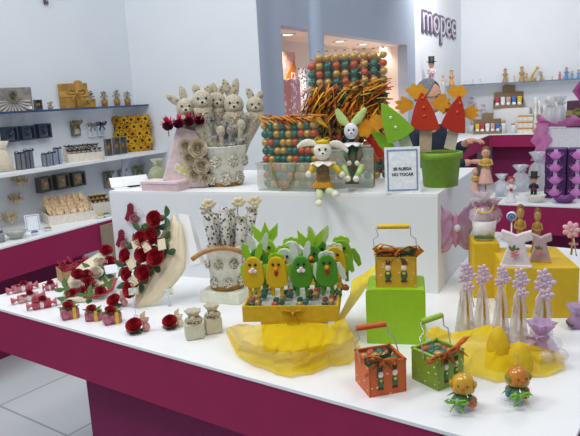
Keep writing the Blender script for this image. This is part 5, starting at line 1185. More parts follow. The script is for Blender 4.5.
p = onblock(519.5, .06); k = kk(p); mini_figure('child_figurine', 'gilt praying child figurine behind the white gown favour', p, face(p), 50*k, mat('#b08a3a', .5), mat('#7d5420', .5), skin=mat('#c39a62', .5)).scale = (.62, .62, 1)
p = onblock(536.5, .06); k = kk(p); mini_figure('child_figurine', 'gilt praying child figurine behind the mauve gown favour', p, face(p), 46*k, mat('#a98340', .5), mat('#77501c', .5), skin=mat('#c39a62', .5)).scale = (.62, .62, 1)
p = onblock(511, .075); k = kk(p); t = thing('lollipop', 'blue and white spiral lollipop left of the gilt child', 'sweet', p, face(p))
b = B(); b.tube([(0, 0, 0), (0, 0, 32*k)], .003, 6); obj('stick', b, WHITE, t)
b = B(); b.lathe([(0, -.006), (4.6*k, -.005), (5*k, 0), (4.6*k, .005), (0, .006)], (0, 0, 36*k), 22, (PI/2, 0, 0)); s_ = obj('sweet_disc', b, mat('#e3e8f0', .3), t)
b = B(); b.tube([V((4.2*k*u*math.cos(u*11), -.007, 36*k+4.2*k*u*math.sin(u*11))) for u in (i/40 for i in range(41))], .0028, 5); obj('blue_spiral', b, mat('#4b7fb0', .4), s_)
p = onblock(571, .02); k = kk(p); t = thing('ribbon_flower', 'pink ribbon flower on a gold stem at the right picture edge', 'flower', p, face(p))
b = B(); b.tube([(0, 0, 0), (.004, 0, .05), (-.002, 0, 24*k)], .004, 6); obj('gold_stem', b, mat('#c39a34', .5), t)
b = B(); ribbon_flower(b, V((-.002, -.006, 26*k)), 8*k, 7); obj('petals', b, mat('#e3b0b4', .6), t)
b = B(); b.tube([V((.006, -.01, 18*k)), V((.016, -.012, 0.0)), V((.018, -.014, .002))], .006, 6, flat=.3); bow(b, (.006, -.014, 12*k), 4*k); obj('pale_ribbon', b, mat('#dcbcc4', .6), t)
p = on(574, 330, Z)+V((.015, .02, 0)); k = kk(p); t = thing('tulle_favour', 'lilac tulle favour with green leaf at right picture edge', 'favour', p, face(p))
b = B(); b.lathe([(0, .001), (7*k, .003), (9*k, 7*k), (4*k, 14*k)], n=18, wob=.1); obj('tulle_body', b, mat('#bd9cc0', .6, trans=.3), t)
b = B(); b.lathe([(4*k, 14*k), (9*k, 24*k), (7*k, 24*k), (3*k, 14*k)], n=18, wob=.2); obj('gathered_top', b, mat('#cbb0cf', .6, trans=.3), t)
b = B()
for j in range(3): b.leaf((-.008, -.02, .01), 9*k, 4*k, (.3, 0, j*.9+1.2))
obj('leaf', b, mat('#3f5f38', .7), t)
# on the taller yellow block: white pot, cellophane bundle
p = V((cT.x, cT.y, ZTT))-yv2*.012; k = kk(p)
t = thing('flower_pot', 'white pot with green sprig on the taller yellow block', 'pot', p, face(p))
b = B(); b.lathe([(0, .001), (9.5*k, .001), (12*k, 20*k), (10.8*k, 20*k), (8.6*k, .006), (0, .006)], n=24); obj('pot_body', b, mat('#ded8d8', .5), t)
b = B()
for j in range(7): b.ell(((j-3)*2.6*k, -10.0*k, 4.5*k), (1.8*k, 1.2*k, 1.8*k), u=8, w=6)
obj('green_sprig', b, mat('#4f7436', .7), t)
pc = p+V((0, 0, 20*k-.02)); CP = mat('#e3c9d6', .1, alpha=.45, coat=1, var=.05, h2='#f3eaf0', scale=14); fC = face(pc)
def cb(name, label, x, y, z, r, hgt, m, dy=0):
    t = thing(name, label, 'favour', pc+Matrix.Rotation(fC, 3, 'Z') @ V((x*k, dy, z*k)), fC+rnd.uniform(-.4, .4))
    b = B(); b.lathe([(0, 0), (r*k*.6, .002), (r*k, r*k*.7), (r*k*.75, r*k*1.5), (r*k*.22, r*k*2.0)], n=18, wob=.14, lobes=5); obj('cellophane', b, m, t)
    b = B(); b.lathe([(r*k*.22, r*k*2.0), (r*k*.8, hgt*k), (r*k*.6, hgt*k*1.02), (r*k*.18, r*k*2.0)], n=20, wob=.3, lobes=6); obj('frilled_top', b, m, t)
    b = B()
    for j in range(6): b.ell((r*k*.45*math.cos(j*1.1), r*k*.4*math.sin(j*1.1), r*k*(.5+.16*(j % 3))), (r*k*.3, r*k*.28, r*k*.26), u=8, w=6)
    obj('sweets', b, mat('#cf93a8', .5, h2='#e8dfe4', scale=30), t)
    b = B(); bow(b, (0, -r*k*.4, r*k*2.0), r*k*.55); obj('bow', b, mat('#c58fb0', .5), t)
    return t
cb('cellophane_favour', 'large pink cellophane favour low in the white pot', -4, 0, 0, 10, 28, CP)
cb('cellophane_favour', 'pink cellophane favour at the right of the white pot', 7, -2, 0, 8, 24, mat('#d9a9b6', .1, alpha=.5, coat=1), .02)
cb('cellophane_favour', 'whitish cellophane favour standing highest in the white pot', -2, 21, 0, 11, 34, mat('#ecd6e2', .08, alpha=.45, coat=1), .0)
cb('cellophane_favour', 'pink cellophane favour at left behind the front one in white pot', -8, 9, .0, 8, 25, CP, .045)
cb('cellophane_favour', 'mauve cellophane favour at right behind the front one in white pot', 9, 14, 0, 8.5, 24, mat('#d7b3c6', .1, alpha=.45, coat=1), .05)
t = thing('ribbon_curl', 'yellow curled ribbon on the cellophane favours by the riser', 'ribbon', pc+Matrix.Rotation(fC, 3, 'Z') @ V((0, -.03, .075)), fC)
b = B(); b.tube([V((.03*math.cos(a), -.006, .024*math.sin(a))) for a in (PI+i*PI/10 for i in range(11))], .006, 6, flat=.4); obj('ribbon', b, YEL, t)
for i, (x, z, h, hc, lb) in enumerate(((-9, 32, 24, '#b98a2e', 'golden-haired child figurine at left above the cellophane favours'), (1, 40, 38, '#6d4524', 'taller brown-haired child figurine topping the cellophane favours'))):
    q = pc+Matrix.Rotation(fC, 3, 'Z') @ V((x*k, .035, z*k)); t = mini_figure('child_figurine', lb, q, fC, h*k, mat('#d9a9a0', .6), mat(hc, .5), mat('#c9a14a', .5))
    b = B(); b.tube([(0, 0, -z*k*.96), (0, 0, .002)], .003, 6); obj('support_stick', b, WOOD, t)
p = pl(444, 229, FR, rd); outn = V((rd.y, -rd.x, 0)); k = kk(p); t = thing('cellophane_butterfly', 'pink cellophane butterfly favour hung on the riser\'s right side', 'favour', p+outn*.038, face(p)+.45, None)
for q, nm in ((-1, 'wing'), (1, 'wing')):
    b = B(); b.grid(lambda u, v: V((q*(.008+.062*v*(1+.15*math.cos(u*9))), -.004-.012*abs(math.sin(u*7+v*4)), (u-.5)*.22*(.45+.55*v)*(1+.1*math.sin(v*6)))), 16, 6); solid(obj(nm, b, mat('#cf9fc0', .25, alpha=.75, var=.15, scale=40, coat=.5), t), .002)
b = B(); b.lathe([(0, -.07), (.012, -.05), (.016, 0), (.010, .05), (0, .07)], (0, -.012, 0), 12); obj('body', b, mat('#c583a8', .5), t)
b = B(); b.ell((0, -.026, .01), (.014, .01, .014)); obj('pale_bead', b, mat('#d9dde6', .3), t)
# ================================================================== second table with white plinth
T2a, T2b = on(498, 203.5, Z), on(580, 206.8, Z); u2 = V((T2b.x-T2a.x, T2b.y-T2a.y, 0)).normalized(); v2 = V((-u2.y, u2.x, 0)); A2 = math.atan2(u2.y, u2.x)
o2 = V((T2a.x, T2a.y, 0))-u2*.14; L_2 = 2.1; D_2 = .95
t = thing('display_table', 'white-topped magenta display table standing behind on the right', 'display table', o2, A2)
b = B(); b.box((L_2/2, D_2/2, Z-.005), (L_2, D_2, .010)); obj('table_top', b, WHITE, t)
b = B()
for c, d in (((L_2/2, .012, Z-.10), (L_2-.004, .018, .18)), ((.012, D_2/2, Z-.10), (.018, D_2-.04, .18))): b.box(c, d)
obj('apron', b, MAG, t)
b = B(); b.box((L_2/2, D_2/2+.05, .305), (L_2-.3, D_2-.4, .61)); obj('plinth', b, MAGD, t)
def t2(px, py): return on(px, py, Z)
p = t2(533.5, 201); k = kk(p); mini_figure('groom_figurine', 'groom cake figurine in black suit and top hat', p, face(p), 26*k, BLACK, mat('#3a2a20'), mat('#1c2233'), hat=True, legs=mat('#1a1f2e'), bouquet=mat('#8d2a34'))
p = t2(511, 202); k = kk(p); mini_figure('bride_figurine', 'bride cake figurine with red hair left of the groom', p, face(p), 26*k, mat('#eceaec', .5), mat('#a3262a'), bouquet=mat('#b32a33'), veil=mat('#eef0f2', .6, alpha=.7))
p = t2(512, 201.6)-v2*.0; p = t2(513, 204)+V((0, .03, 0)); 
p = t2(539, 203.5)+V((0, .06, 0)); k = kk(p); t = thing('bowl', 'white fluted bowl on the second table beside the groom', 'bowl', p, 0)
b = B(); b.lathe([(0, .001), (5*k, .001), (8.5*k, 5*k), (10*k, 7.5*k), (9.2*k, 7.5*k), (4.5*k, .008), (0, .008)], n=30, wob=.03, lobes=10); obj('bowl_body', b, mat('#e8e6da', .3), t)
b = B()
for j in range(9): b.ell((5*k*math.cos(j*2.4)*(j/9)**.5, 5*k*math.sin(j*2.4)*(j/9)**.5, 5.5*k), (2*k, 1.8*k, 1.5*k), u=8, w=6)
obj('sweets', b, mat('#efece2', .5), t)
p = t2(568, 204)+V((0, .06, 0)); k = kk(p); t = thing('plate', 'purple flower-shaped dish with lilac bow on second table', 'dish', p, 0)
b = B(); b.lathe([(0, .001), (6*k, .001), (11*k, 5*k), (10.4*k, 5.6*k), (5*k, .008), (0, .008)], n=30, wob=.07, lobes=6); obj('dish_body', b, mat('#6d2f78', .4), t)
b = B(); bow(b, (0, -.02, 6*k), 6*k); b.ell((0, 0, 4.5*k), (5*k, 4*k, 2*k)); obj('lilac_bow', b, mat('#c189c6', .5), t)
p = t2(512.5, 203.0)+V((.01, -.03, 0)); 
p = on(511, 204.0, Z)+v2*.045; k = kk(p); p = V((p.x, p.y, Z))
WCELL = mat('#e6eaf0', .1, alpha=.5, coat=1, var=.04)
def cbag(label, px, py, r, h, back=.12, fill='#d9dde4'):
    p = t2(px, py)+v2*back; k = kk(p); t = thing('cellophane_bag', label, 'bag', p, rnd.uniform(0, 1)); t['category'] = 'bag'
    b = B(); b.lathe([(0, .001), (r*k*.85, .002), (r*k, h*k*.35), (r*k*.7, h*k*.65), (r*k*.25, h*k*.76)], n=18, wob=.1, lobes=5); obj('clear_bag', b, WCELL, t)
    b = B(); b.lathe([(r*k*.25, h*k*.76), (r*k*.8, h*k), (r*k*.6, h*k*1.01), (r*k*.2, h*k*.76)], n=18, wob=.25, lobes=5); obj('frilled_top', b, WCELL, t)
    b = B()
    for j in range(7): b.ell((r*k*.5*math.cos(j*2.4), r*k*.45*math.sin(j*2.4), r*k*(.4+.3*(j % 3))), r*k*.3, u=8, w=6)
    obj('sweets', b, mat(fill, .5), t)
    b = B(); bow(b, (0, -r*k*.3, h*k*.77), r*k*.5); obj('bow', b, mat('#cdd3df', .5), t)
cbag('white cellophane bag standing behind the bride figurine', 520, 191, 9, 26, .0)
cbag('tall white cellophane bag standing behind the groom figurine', 537, 190, 9, 38, .0, '#e3dcc4')
cbag('bluish cellophane bag at the left end of second table', 501, 196, 7, 22, .0, '#b9c6da')
# white plinth with pink tulle and boxes
pp = t2(541, 178); pe = V((pp.x, pp.y, 0)); ph = pl(541, 129, pe, u2).z-Z; LP = 1.15
t = thing('display_block', 'white display block carrying pink boxes on the second table', 'display block', V((pp.x, pp.y, Z)), A2)
b = B(); b.box((LP/2, .2, ph/2), (LP, .4, ph), bev=.004); obj('block_body', b, mat('#e6e8ee', .6), t)
ZP = Z+ph
def t3(px, dy, z=None): 
    q = pl(px, 150, pe+v2*dy, u2); return V((q.x, q.y, ZP if z is None else z))
PT = mat('#e08cc6', .7, alpha=.9, trans=.3, var=.1, scale=30)
a0 = t3(541, 0); t = thing('pink_tulle', 'bright pink tulle heaped along the white block edge', 'tulle', a0, A2); kp = kk(a0)
def tg(u, v):
    x = u*.62-.03; n = .016*math.sin(u*17+v*5)+.009*math.sin(u*33+v*13); q = v*PI*1.0
    return V((x, .05-.075*math.sin(q)*(1+.2*math.sin(u*23))+n*.6, .004+(.09+n)*(1-abs(2*v-1))*(.7+.3*math.sin(u*15+1)) + .012))
b = B(); b.grid(tg, 60, 10)
def tg2(u, v):
    n = .014*math.sin(v*11+u*9)+.007*math.sin(v*23+u*4); return V((-.055+.12*u+n, -.025-.04*math.sin(u*PI)+n*.6, .05-v*.30))
b.grid(tg2, 12, 40); obj('tulle_cloth', b, PT, t)
def pbox(name, label, p, w, h, d, m, bm_, rz):
    t = thing(name, label, 'box', p, rz)
    b = B(); b.box((0, 0, h/2), (w, d, h), bev=.004); obj('box_body', b, m, t)
    b = B(); b.box((0, 0, h*.55), (w*1.02, d*1.02, h*.2)); obj('ribbon', b, bm_, t)
    b = B(); bow(b, (0, -d*.52, h*.55), w*.3); obj('bow', b, bm_, t); return t
PKB = mat('#c0458f', .5); PUR = mat('#4a1f5e', .5); LIB = mat('#cf7fc6', .5)
p = t3(585, .2); k = kk(p); b1 = pbox('gift_box', 'dark plum box with pink panel on the white block', p, 34*k, 26*k, .18, mat('#5b3350', .5), mat('#9aa45a', .5), A2)
p2 = p+V((0, 0, 26*k)); t = thing('gift_box', 'hexagonal magenta box topping the plum box at picture edge', 'box', p2, A2)
b = B(); b.prism([(10*k*math.cos(j*PI/3)*1.3, 9.5*k+11*k*math.sin(j*PI/3)) for j in range(6)], -.05, .05); obj('box_body', b, mat('#b04a8f', .5), t)
b = B(); b.prism([(7*k*math.cos(j*PI/3)*1.3, 9.5*k+7.5*k*math.sin(j*PI/3)) for j in range(6)], -.056, -.05); obj('lid_panel', b, mat('#8d2f6f', .5), t)
for i, (px, r, h, lb) in enumerate(((549, 6, 27, 'white cellophane bag on the white block, left'), (559, 6, 30, 'white cellophane bag on the white block, beside the plum box'))):
    p = t3(px, .2); k = kk(p); t = thing('cellophane_bag', lb, 'bag', p, 0)
    b = B(); b.lathe([(0, .001), (r*k*.85, .002), (r*k, h*k*.4), (r*k*.6, h*k*.66), (r*k*.25, h*k*.76)], n=16, wob=.12, lobes=5); obj('clear_bag', b, WCELL, t)
    b = B(); b.lathe([(r*k*.25, h*k*.76), (r*k*.9, h*k), (r*k*.7, h*k*1.01), (r*k*.2, h*k*.76)], n=16, wob=.25, lobes=5); obj('frilled_top', b, WCELL, t)
    b = B(); bow(b, (0, -r*k*.3, h*k*.77), r*k*.6); b.ell((0, 0, h*k*.3), (r*k*.6, r*k*.6, h*k*.25), u=10, w=7); obj('bow_and_filling', b, mat('#dfe3ea', .5), t)
# purple boxes with lilac bows in front of the plinth: two stacks of four
f0_ = pe-v2*.075
for s_, px in enumerate((554, 576)):
    base2 = t2(px, 198.5)+v2*.068; k = kk(base2); hB = 12.2*k
    for j in range(4):
        p = V((base2.x, base2.y, Z+j*hB)); nm = ['bottom', 'second', 'third', 'top'][j]
        t = thing('gift_box', nm+' purple box with lilac bow in the '+('left' if s_ == 0 else 'right')+' stack', 'box', p, A2+.05*(j % 2), 'purple boxes stacked by the white block')
        b = B(); b.box((0, 0, hB/2-.0005), (19*k, .13, hB-.001), bev=.003); obj('box_body', b, PUR, t)
        b = B(); b.box((0, -.001, hB/2-.0005), (3.4*k, .133, hB-.002)); obj('ribbon_band', b, mat('#d3b8dc', .5), t)
        b = B(); bow(b, (0, -.078, hB*.55), 7*k, .4); b.ell((0, -.075, hB*.5), (5.5*k, .012, hB*.33)); obj('bow', b, LIB, t)
# ================================================================== far counter and wall display on the right
ca, cb_, cc = on(455, 147, Z), on(490, 134.5, Z), on(640, 136.5, Z)
ca, cb_, cc = [V((q.x, q.y, 0)) for q in (ca, cb_, cc)]
cc = cb_+E2*3.0
t = thing('wall_counter', 'angled white counter with magenta apron under the far display', 'counter', (cb_.x, cb_.y, 0)); O = cb_
wl = lambda q: q-O
nL = N2; nR = V((-E2.y, E2.x, 0))
ca2 = cb_-D2*2.3
poly = [wl(ca2), wl(cb_), wl(cc), wl(cc+nR*.50), wl(C4+E2*.02-D2*.02), wl(ca2+N2*.45)]
b = B(); b.slab(poly, Z-.012, Z); obj('counter_top', b, WHITE, t)
b = B()
for A_, B_, n_ in ((ca2, cb_, nL), (cb_, cc, nR)): b.slab([wl(A_)+n_*.01, wl(B_)+n_*.01, wl(B_)+n_*.03, wl(A_)+n_*.03], Z-.20, Z-.012)
obj('apron', b, MAG, t)
b = B()
for A_, B_, n_ in ((ca2, cb_, nL), (cb_, cc, nR)): b.slab([wl(A_)+n_*.2, wl(B_)+n_*.2, wl(B_)+n_*.25, wl(A_)+n_*.25], 0, Z-.012)
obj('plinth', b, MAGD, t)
SZ = 1.60
t = thing('glass_shelf', 'long glass shelf along the bright far wall', 'shelf', (C4.x, C4.y, SZ))
dW = .26; gm = mat('#b9c6cf', .1, alpha=.55); ge = mat('#6f8391', .2)
sh = [V((0, 0, 0)), -D2*1.05, -D2*1.05-N2*dW, E2*dW*.0-N2*dW-D2*dW, -D2*dW+E2*3.2, E2*3.2]
sh = [x*1.0 for x in sh]; off_ = (E2-D2)*.004
b = B(); b.slab([x+off_ for x in sh], -.012, 0); obj('shelf_board', b, gm, t)
b = B(); b.slab([sh[3]+off_, sh[4]+off_, sh[4]+off_-D2*.006, sh[3]+off_-D2*.006], -.016, .002); b.slab([sh[2]+off_, sh[3]+off_, sh[3]+off_-N2*.006, sh[2]+off_-N2*.006], -.016, .002); obj('front_edge', b, ge, t)
def fs(px, o=.12, z=SZ, py=84):                     # stand on the far wall's shelf
    q = pl(px, py, C4-D2*o, E2); return V((q.x, q.y, z))
def fl_(px, o=.12, z=SZ): q = pl(px, 84, WD0-N2*o, D2); return V((q.x, q.y, z))
CR = mat('#c8a070', .6); 
p = fl_(431.5, .13); k = kk(p); mini_figure('groom_figurine', 'tall figurine in black top hat on the shelf below letters', p, face(p), 25*k, mat('#d7b8bd', .6), BLACK, mat('#d9c0c6', .6), hat=True, legs=mat('#c9a0a8', .6))
for i, (px, h, c, hc, lb) in enumerate(((443, 10, '#c9b9a2', '#8a5a30', 'small beige figurine on far shelf, right of the top-hat figurine'), (451.5, 15, '#c58f4c', '#7c4a22', 'brown and gold figurine on far shelf near the wall corner'))):
    p = fl_(px, .11); k = kk(p); mini_figure('figurine', lb, p, face(p), h*k, mat(c, .6), mat(hc, .6))
items = ((466, 4, '#dfe0e2', '#b9bcc0', 'tiny white figurine, first of three in a row on far shelf'), (473, 5, '#e2dcdc', '#c9c4bc', 'tiny white figurine, second of three in a row on far shelf'), (480, 5, '#dfe3e8', '#c2bdb5', 'tiny white figurine, third of three in a row on far shelf'),
    (505, 14, '#a98a52', '#5b3a1c', 'brown figurine on far shelf above the left candy display'), (514, 6, '#cfc3ac', '#9d8456', 'tiny beige figurine between two brown ones on far shelf'), (521.5, 15, '#b3935a', '#5f3d1d', 'brown figurine with tan hat above the candy displays'), (526.5, 8, '#c2a674', '#6b4a26', 'small tan figurine right of the brown hatted one'),
    (541, 9, '#a6924e', '#59683a', 'olive figurine right of the leaning gold one on shelf'), (552, 4, '#c9b5b8', '#9b8b8b', 'tiny pinkish figurine on the right part of far shelf'), (559.5, 8, '#c96a62', '#3f6aa0', 'small red figurine among blue ones on far shelf'),
    (566, 12, '#5d93c4', '#4b6f97', 'taller pale blue figurine on the right of far shelf'), (572, 8, '#6fa0cc', '#a9825c', 'small blue figurine, second from the picture edge on shelf'), (578, 9, '#6496c6', '#8a6a4a', 'small blue figurine at picture edge on far shelf'))
for px, h, c, hc, lb in items:
    p = fs(px); k = kk(p); mini_figure('figurine', lb, p, face(p), h*k, mat(c, .6), mat(hc, .6))
p = fs(533); k = kk(p); t = thing('figurine', 'leaning golden figurine on far shelf right of brown ones', 'figurine', p, face(p))
b = B(); b.lathe([(0, .001), (3*k, .001), (2.2*k, 3*k), (0, 3.2*k)], n=14); obj('base', b, mat('#b99a4c', .5), t)
b = B(); b.tube([(-2*k, 0, 2*k), (0, 0, 7*k), (3.4*k, 0, 12*k)], 1.3*k, 8, .9*k); b.ell((3.8*k, 0, 12.6*k), 1.6*k); obj('gold_bird', b, mat('#c9a94e', .5), t)
# candy displays, boxes and bits on the far counter
def on_c(px, o, z=Z): q = pl(px, 125, C4-D2*o, E2); return V((q.x, q.y, z))
KW = mat('#8a7458', .8)
def candy_display(label, px, o, z, w, h):
    p = on_c(px, o, z); k = kk(p); W, Hh = w*k, h*k; t = thing('candy_display', label, 'display', p, face(p)); d = .16
    b = B(); b.box((0, d/2, Hh*.36), (W, .012, Hh*.72)); b.box((0, d/2, Hh*.86), (W*.42, .012, Hh*.30)); obj('back_board', b, KW, t)
    b = B()
    for c, q in (((0, 0, .01), (W, d, .02)), ((0, -d/2, Hh*.10), (W, .012, Hh*.2)), ((-W/2, 0, Hh*.2), (.012, d, Hh*.4)), ((W/2, 0, Hh*.2), (.012, d, Hh*.4))): b.box(c, q)
    obj('tray_body', b, KW, t)
    for i in range(5):
        b = B(); b.box(((i-2)*W*.185, -.01, Hh*.28), (W*.15, d*.8, Hh*.46), bev=.01); obj('sweet_packet', b, mat(('#c9a49a', '#3f6fb4', '#d9b72e', '#b3394a', '#e3e3e6')[(i+int(px)) % 5], .5), t)
    for i in range(5):
        b = B(); b.ell(((i-2)*W*.185, -.09, Hh*.2), (W*.07, .012, Hh*.07), u=8, w=6); obj('white_tag', b, WHITE, t)
zb = Z+.0
def stack_riser(label, px0, px1, o, h):
    a, c = on_c(px0, o), on_c(px1, o); t = thing('display_step', label, 'display block', (a+c)/2, math.atan2(E2.y, E2.x)); w = (c-a).length; b = B(); b.box((0, .1, h/2), (w, .2, h)); obj('step_body', b, mat('#e4e4e6', .6), t)
kf = kk(on_c(510, .2))
stack_riser('white step under the upper candy display by the far wall', 494, 529, .22, 24*kf)
candy_display('brown cardboard candy display, upper one against far wall', 508, .13, Z+24*kf, 28, 22)
candy_display('brown cardboard candy display, lower one on the far counter', 487.5, .40, Z, 26, 20)
for i in range(3):
    for j in range(3):
        px = 520.5+i*5.0; p = on_c(px, .32, Z+j*6.0*kf); t = thing('favour_box', ['bottom', 'middle', 'top'][j]+' small white box with orange band, '+['left', 'middle', 'right'][i]+' pile on far counter', 'box', p, A_D-PI/2, 'banded white boxes on the far counter')
        b = B(); b.box((0, 0, 2.9*kf), (4.4*kf, 5*kf, 5.8*kf)); obj('box_body', b, mat('#e2ddd6', .6), t)
        b = B(); b.box((0, 0, 4.2*kf), (4.6*kf, 5.2*kf, 1.5*kf)); obj('orange_band', b, mat('#c08a3a', .5), t)
for i, px in enumerate((535, 539, 543.5, 548, 552.5, 557)):
    for j in range(2):
        p = on_c(px, .16+.13*j, Z); h = (34-4*(i % 3)-14*j)*kf
        t = thing('white_favour', 'slim white tulle favour standing in rows on the far counter', 'favour', p, 0, 'white favours on the far counter')
        b = B(); b.lathe([(0, .001), (2*kf, .002), (2*kf, h*.55), (.6*kf, h*.75)], n=10); obj('bag_body', b, mat('#e3ddd4', .7), t)
        b = B(); b.lathe([(.6*kf, h*.75), (1.8*kf, h), (1.4*kf, h), (.5*kf, h*.75)], n=10, wob=.2, lobes=4); obj('gathered_top', b, mat('#e9e6e0', .7), t)
p = pl(470, 125, WD0-N2*.0, D2); 
for i, (px, o_, h, c, lb) in enumerate(((472.5, .16, 30, '#d3a9b8', 'pink flower posy standing at the corner of far counter'), (482.5, .24, 22, '#c9c0c4', 'pale flower posy at the corner of the far counter'))):
    p = on_c(px, o_); pot_flowers('flower_pot', lb, p, 5*kf, 8*kf, mat('#dcdcdf'), mat(c, .7), 12, fh=h*kf)
for i, (px, h) in enumerate(((503.5, 13), (498.5, 9), (513, 10))):
    p = on_c(px, .40); t = thing('favour_jar', ['small white jar left of the lower candy display', 'small white jar right of the lower candy display', 'small white jar before the banded white boxes'][i], 'jar', p, 0)
    b = B(); b.lathe([(0, .001), (2.2*kf, .001), (2.4*kf, h*kf*.7), (1.6*kf, h*kf*.8), (0, h*kf*.8)], n=14); obj('jar_body', b, mat('#dfe0e4', .4), t)
    b = B(); b.lathe([(0, h*kf*.8), (1.8*kf, h*kf*.8), (1.8*kf, h*kf), (0, h*kf)], n=14); obj('lid', b, mat('#b9a27c', .5), t)
# ---- niche contents
def nz(px, o): q = pl(px, 100, C2+N2*o, D2); return V((q.x, q.y, NB))
def zat(px, py, o): return pl(px, py, C2+N2*o, D2).z
for (x0, x1, y1, o_, mm, nm, lb) in ((283, 296, 52, .45, mat('#d99a92', .6, h2='#e6c2b4', scale=24), 'display_board', 'pink printed board with orange band in the lit niche'), (288, 297, 79, .33, mat('#c8909c', .6, spots=('#f0d8dc', 26, .35)), 'gift_bag', 'pink patterned gift bag in the niche before the boards'), (303, 310, 68, .38, mat('#dfe2ea', .5, spots=('#5a6a8c', 40, .38)), 'gift_bag', 'white gift bag with dark speckles by the column')):
    p = nz((x0+x1)/2, o_); w_ = abs((nz(x1, o_)-nz(x0, o_)).dot(D2)); h = zat((x0+x1)/2, y1, o_)-NB
    t = thing(nm, lb, 'board' if nm == 'display_board' else 'bag', p, A_D)
    b = B(); b.box((0, 0, h/2), (w_, .03 if nm == 'display_board' else .08, h), bev=.003); obj('board' if nm == 'display_board' else 'bag_body', b, mm, t)
    if nm == 'display_board':
        b = B(); b.box((0, -.018, h*.78), (w_*1.1, .006, h*.085), (0, -.75, 0)); obj('orange_band', b, mat('#d97a24', .5), t)
        b = B(); b.box((-w_*.3, -.018, h*.45), (w_*.7, .006, h*.07), (0, -.9, 0)); obj('orange_band', b, mat('#d97a24', .5), t)
    else:
        b = B(); b.tube([(-w_*.2, -.02, h), (-w_*.15, -.02, h+.05), (w_*.15, -.02, h+.05), (w_*.2, -.02, h)], .004, 6); obj('handle', b, WHITE, t)
# ================================================================== person behind the white block
PB_ = atY(427, 97.5, 4.75); PX, PY = PB_.x, PB_.y; eyez = PB_.z
tp_ = thing('person', 'person with grey hair and glasses in navy jacket, standing behind the hens', 'person', (PX, PY, 0), .75)   # turned to the right
hz = eyez
def skin_body(name, verts, edges, radii, m, root=0):
    me = bpy.data.meshes.new(name); me.from_pydata(verts, edges, []); o = bpy.data.objects.new(name, me); COL.objects.link(o)
    md = o.modifiers.new('skin', 'SKIN'); md.use_smooth_shade = True
    for i, r in enumerate(radii):
        sv = me.skin_vertices[0].data[i]; sv.radius = r if hasattr(r, '__len__') else (r, r); sv.use_root = (i == root)
    sb = o.modifiers.new('sub', 'SUBSURF'); sb.levels = sb.render_levels = 2
    me.materials.append(m); return o
def bake(o):
    bpy.context.view_layer.update(); dg = bpy.context.evaluated_depsgraph_get(); me = bpy.data.meshes.new_from_object(o.evaluated_get(dg)); o.modifiers.clear(); o.data = me
    for p_ in me.polygons: p_.use_smooth = True
inv = Matrix.Rotation(-.75, 3, 'Z')
hu = inv @ (atY(467, 141, 4.62)-V((PX, PY, 0))); hl = inv @ (atY(472, 162, 4.52)-V((PX, PY, 0)))
sh_z = hz-.25
# body: one skinned figure; local -Y is forward (towards the right of the picture after turning)
vb = [(0, .02, .93), (0, .02, 1.10), (0, .03, sh_z-.02), (0, .015, sh_z+.09), (0, -.01, hz-.03), (0, -.01, hz+.06),
      (.19, .03, sh_z-.02), (.24, -.01, sh_z-.27), tuple(hu), (-.19, .03, sh_z-.02), (-.24, -.02, sh_z-.27), tuple(hl),
      (.10, .02, .86), (.11, .0, .48), (.11, .03, .08), (.11, -.13, .04), (-.10, .02, .86), (-.11, .0, .48), (-.11, .03, .08), (-.11, -.13, .04)]
eb = [(0, 1), (1, 2), (2, 3), (3, 4), (4, 5), (2, 6), (6, 7), (7, 8), (2, 9), (9, 10), (10, 11), (0, 12), (12, 13), (13, 14), (14, 15), (0, 16), (16, 17), (17, 18), (18, 19)]
rb = [(.15, .11), (.15, .11), (.15, .11), .052, (.078, .095), (.075, .09), .06, .047, .026, .06, .047, .026, .085, .06, .042, .035, .085, .06, .042, .035]
bd = skin_body('body', vb, eb, rb, SKIN); bake(bd)
# head detail and hands merged into the body mesh
bmx = B(); bmx.bm.from_mesh(bd.data)
hc = V((0, -.02, hz+.0))
bmx.ell(hc, (.078, .097, .118), u=24, w=18); bmx.ell(hc+V((0, -.035, -.065)), (.056, .06, .05)); bmx.ell(hc+V((0, -.103, -.022)), (.014, .02, .024)); bmx.ell(hc+V((0, -.095, -.062)), (.024, .01, .008))
for q in (-1, 1): bmx.ell(hc+V((q*.08, .012, -.012)), (.012, .02, .032))
for q, h in ((1, hu), (-1, hl)):
    d = V((0, -1, .12)).normalized(); c = V(h)+d*.035
    bmx.ell(c, (.038, .05, .018))
    for i in range(4):
        s0 = c+V(((i-1.5)*.019, -.038, .0)); l = (.062, .072, .068, .052)[i]
        bmx.tube([s0, s0+d*l*.5+V((0, 0, -.004)), s0+d*l*.8+V((0, 0, -.016)), s0+d*l+V((0, .006, -.03))], .0095, 8, .007)
    s0 = c+V((-q*.034, .02, 0)); bmx.tube([s0, s0+V((-q*.022, -.03, -.006)), s0+V((-q*.018, -.06, -.014))], .011, 8, .008)
me = bpy.data.meshes.new('body'); bmx.bm.to_mesh(me); bmx.bm.free(); me.materials.append(SKIN)
for p_ in me.polygons: p_.use_smooth = True
bd.data = me; bd.parent = tp_
b = B()
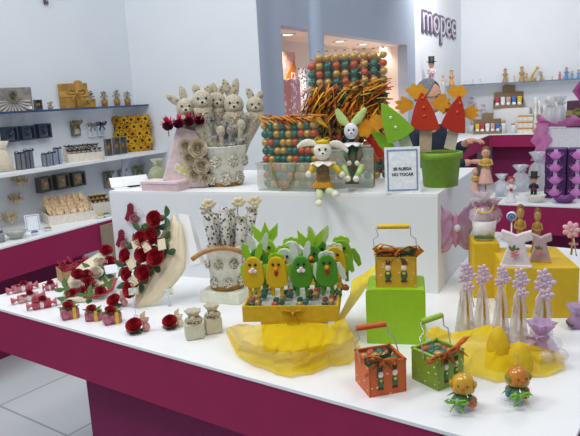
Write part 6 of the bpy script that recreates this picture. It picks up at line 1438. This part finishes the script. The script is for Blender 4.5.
for q in (-1, 1): b.ell(hc+V((q*.031, -.086, .0)), (.013, .008, .008), u=10, w=8)
obj('eyes', b, mat('#2b2622', .3), tp_)
b = B()                                                # hair cap, open over the face
def hairf(u, v):
    a = (u-.5)*2*PI; fr = math.cos(a) ; lo = -.25+1.15*max(0, fr)**1.4   # front edge higher
    el = lo+(PI/2-lo)*v; return hc+V((.088*math.sin(a)*math.cos(el), .012-.104*math.cos(a)*math.cos(el), .006+.132*math.sin(el)))
b.grid(hairf, 28, 10); solid(obj('hair', b, mat('#70757e', .9, bump=.6, h2='#8f949c', scale=120), tp_), .008)
b = B()
for q in (-1, 1):
    c = hc+V((q*.033, -.108, .0)); b.tube([c+V((.026*math.cos(a), 0, .019*math.sin(a))) for a in (2*PI*i/18 for i in range(19))], .0025, 6); b.tube([c+V((q*.026, 0, .004)), hc+V((q*.084, -.03, .004)), hc+V((q*.086, .02, -.004))], .0025, 6)
b.tube([hc+V((-.008, -.11, .004)), hc+V((.008, -.11, .004))], .0025, 6); obj('glasses', b, BLACK, tp_)
JK = mat('#262d42', .8)
jb = skin_body('jacket', [vb[0], vb[1], vb[2], (0, .02, sh_z+.03), vb[6], vb[7], tuple(V(vb[7]).lerp(V(vb[8]), .92)), vb[9], vb[10], tuple(V(vb[10]).lerp(V(vb[11]), .92))], [(0, 1), (1, 2), (2, 3), (2, 4), (4, 5), (5, 6), (2, 7), (7, 8), (8, 9)], [(.175, .135), (.17, .135), (.175, .135), .07, .078, .064, .045, .078, .064, .045], JK); bake(jb); jb.parent = tp_
tr = skin_body('trousers', [(0, .02, .95), vb[12], vb[13], (.11, .03, .07), vb[16], vb[17], (-.11, .03, .07)], [(0, 1), (1, 2), (2, 3), (0, 4), (4, 5), (5, 6)], [(.16, .12), .105, .078, .062, .105, .078, .062], mat('#2b2e38', .8)); bake(tr); tr.parent = tp_
for q in (-1, 1):
    b = B(); b.ell((q*.11, -.06, .045), (.05, .13, .045)); b.box((q*.11, -.06, .012), (.09, .25, .022)); obj('shoe', b, BLACK, tp_)
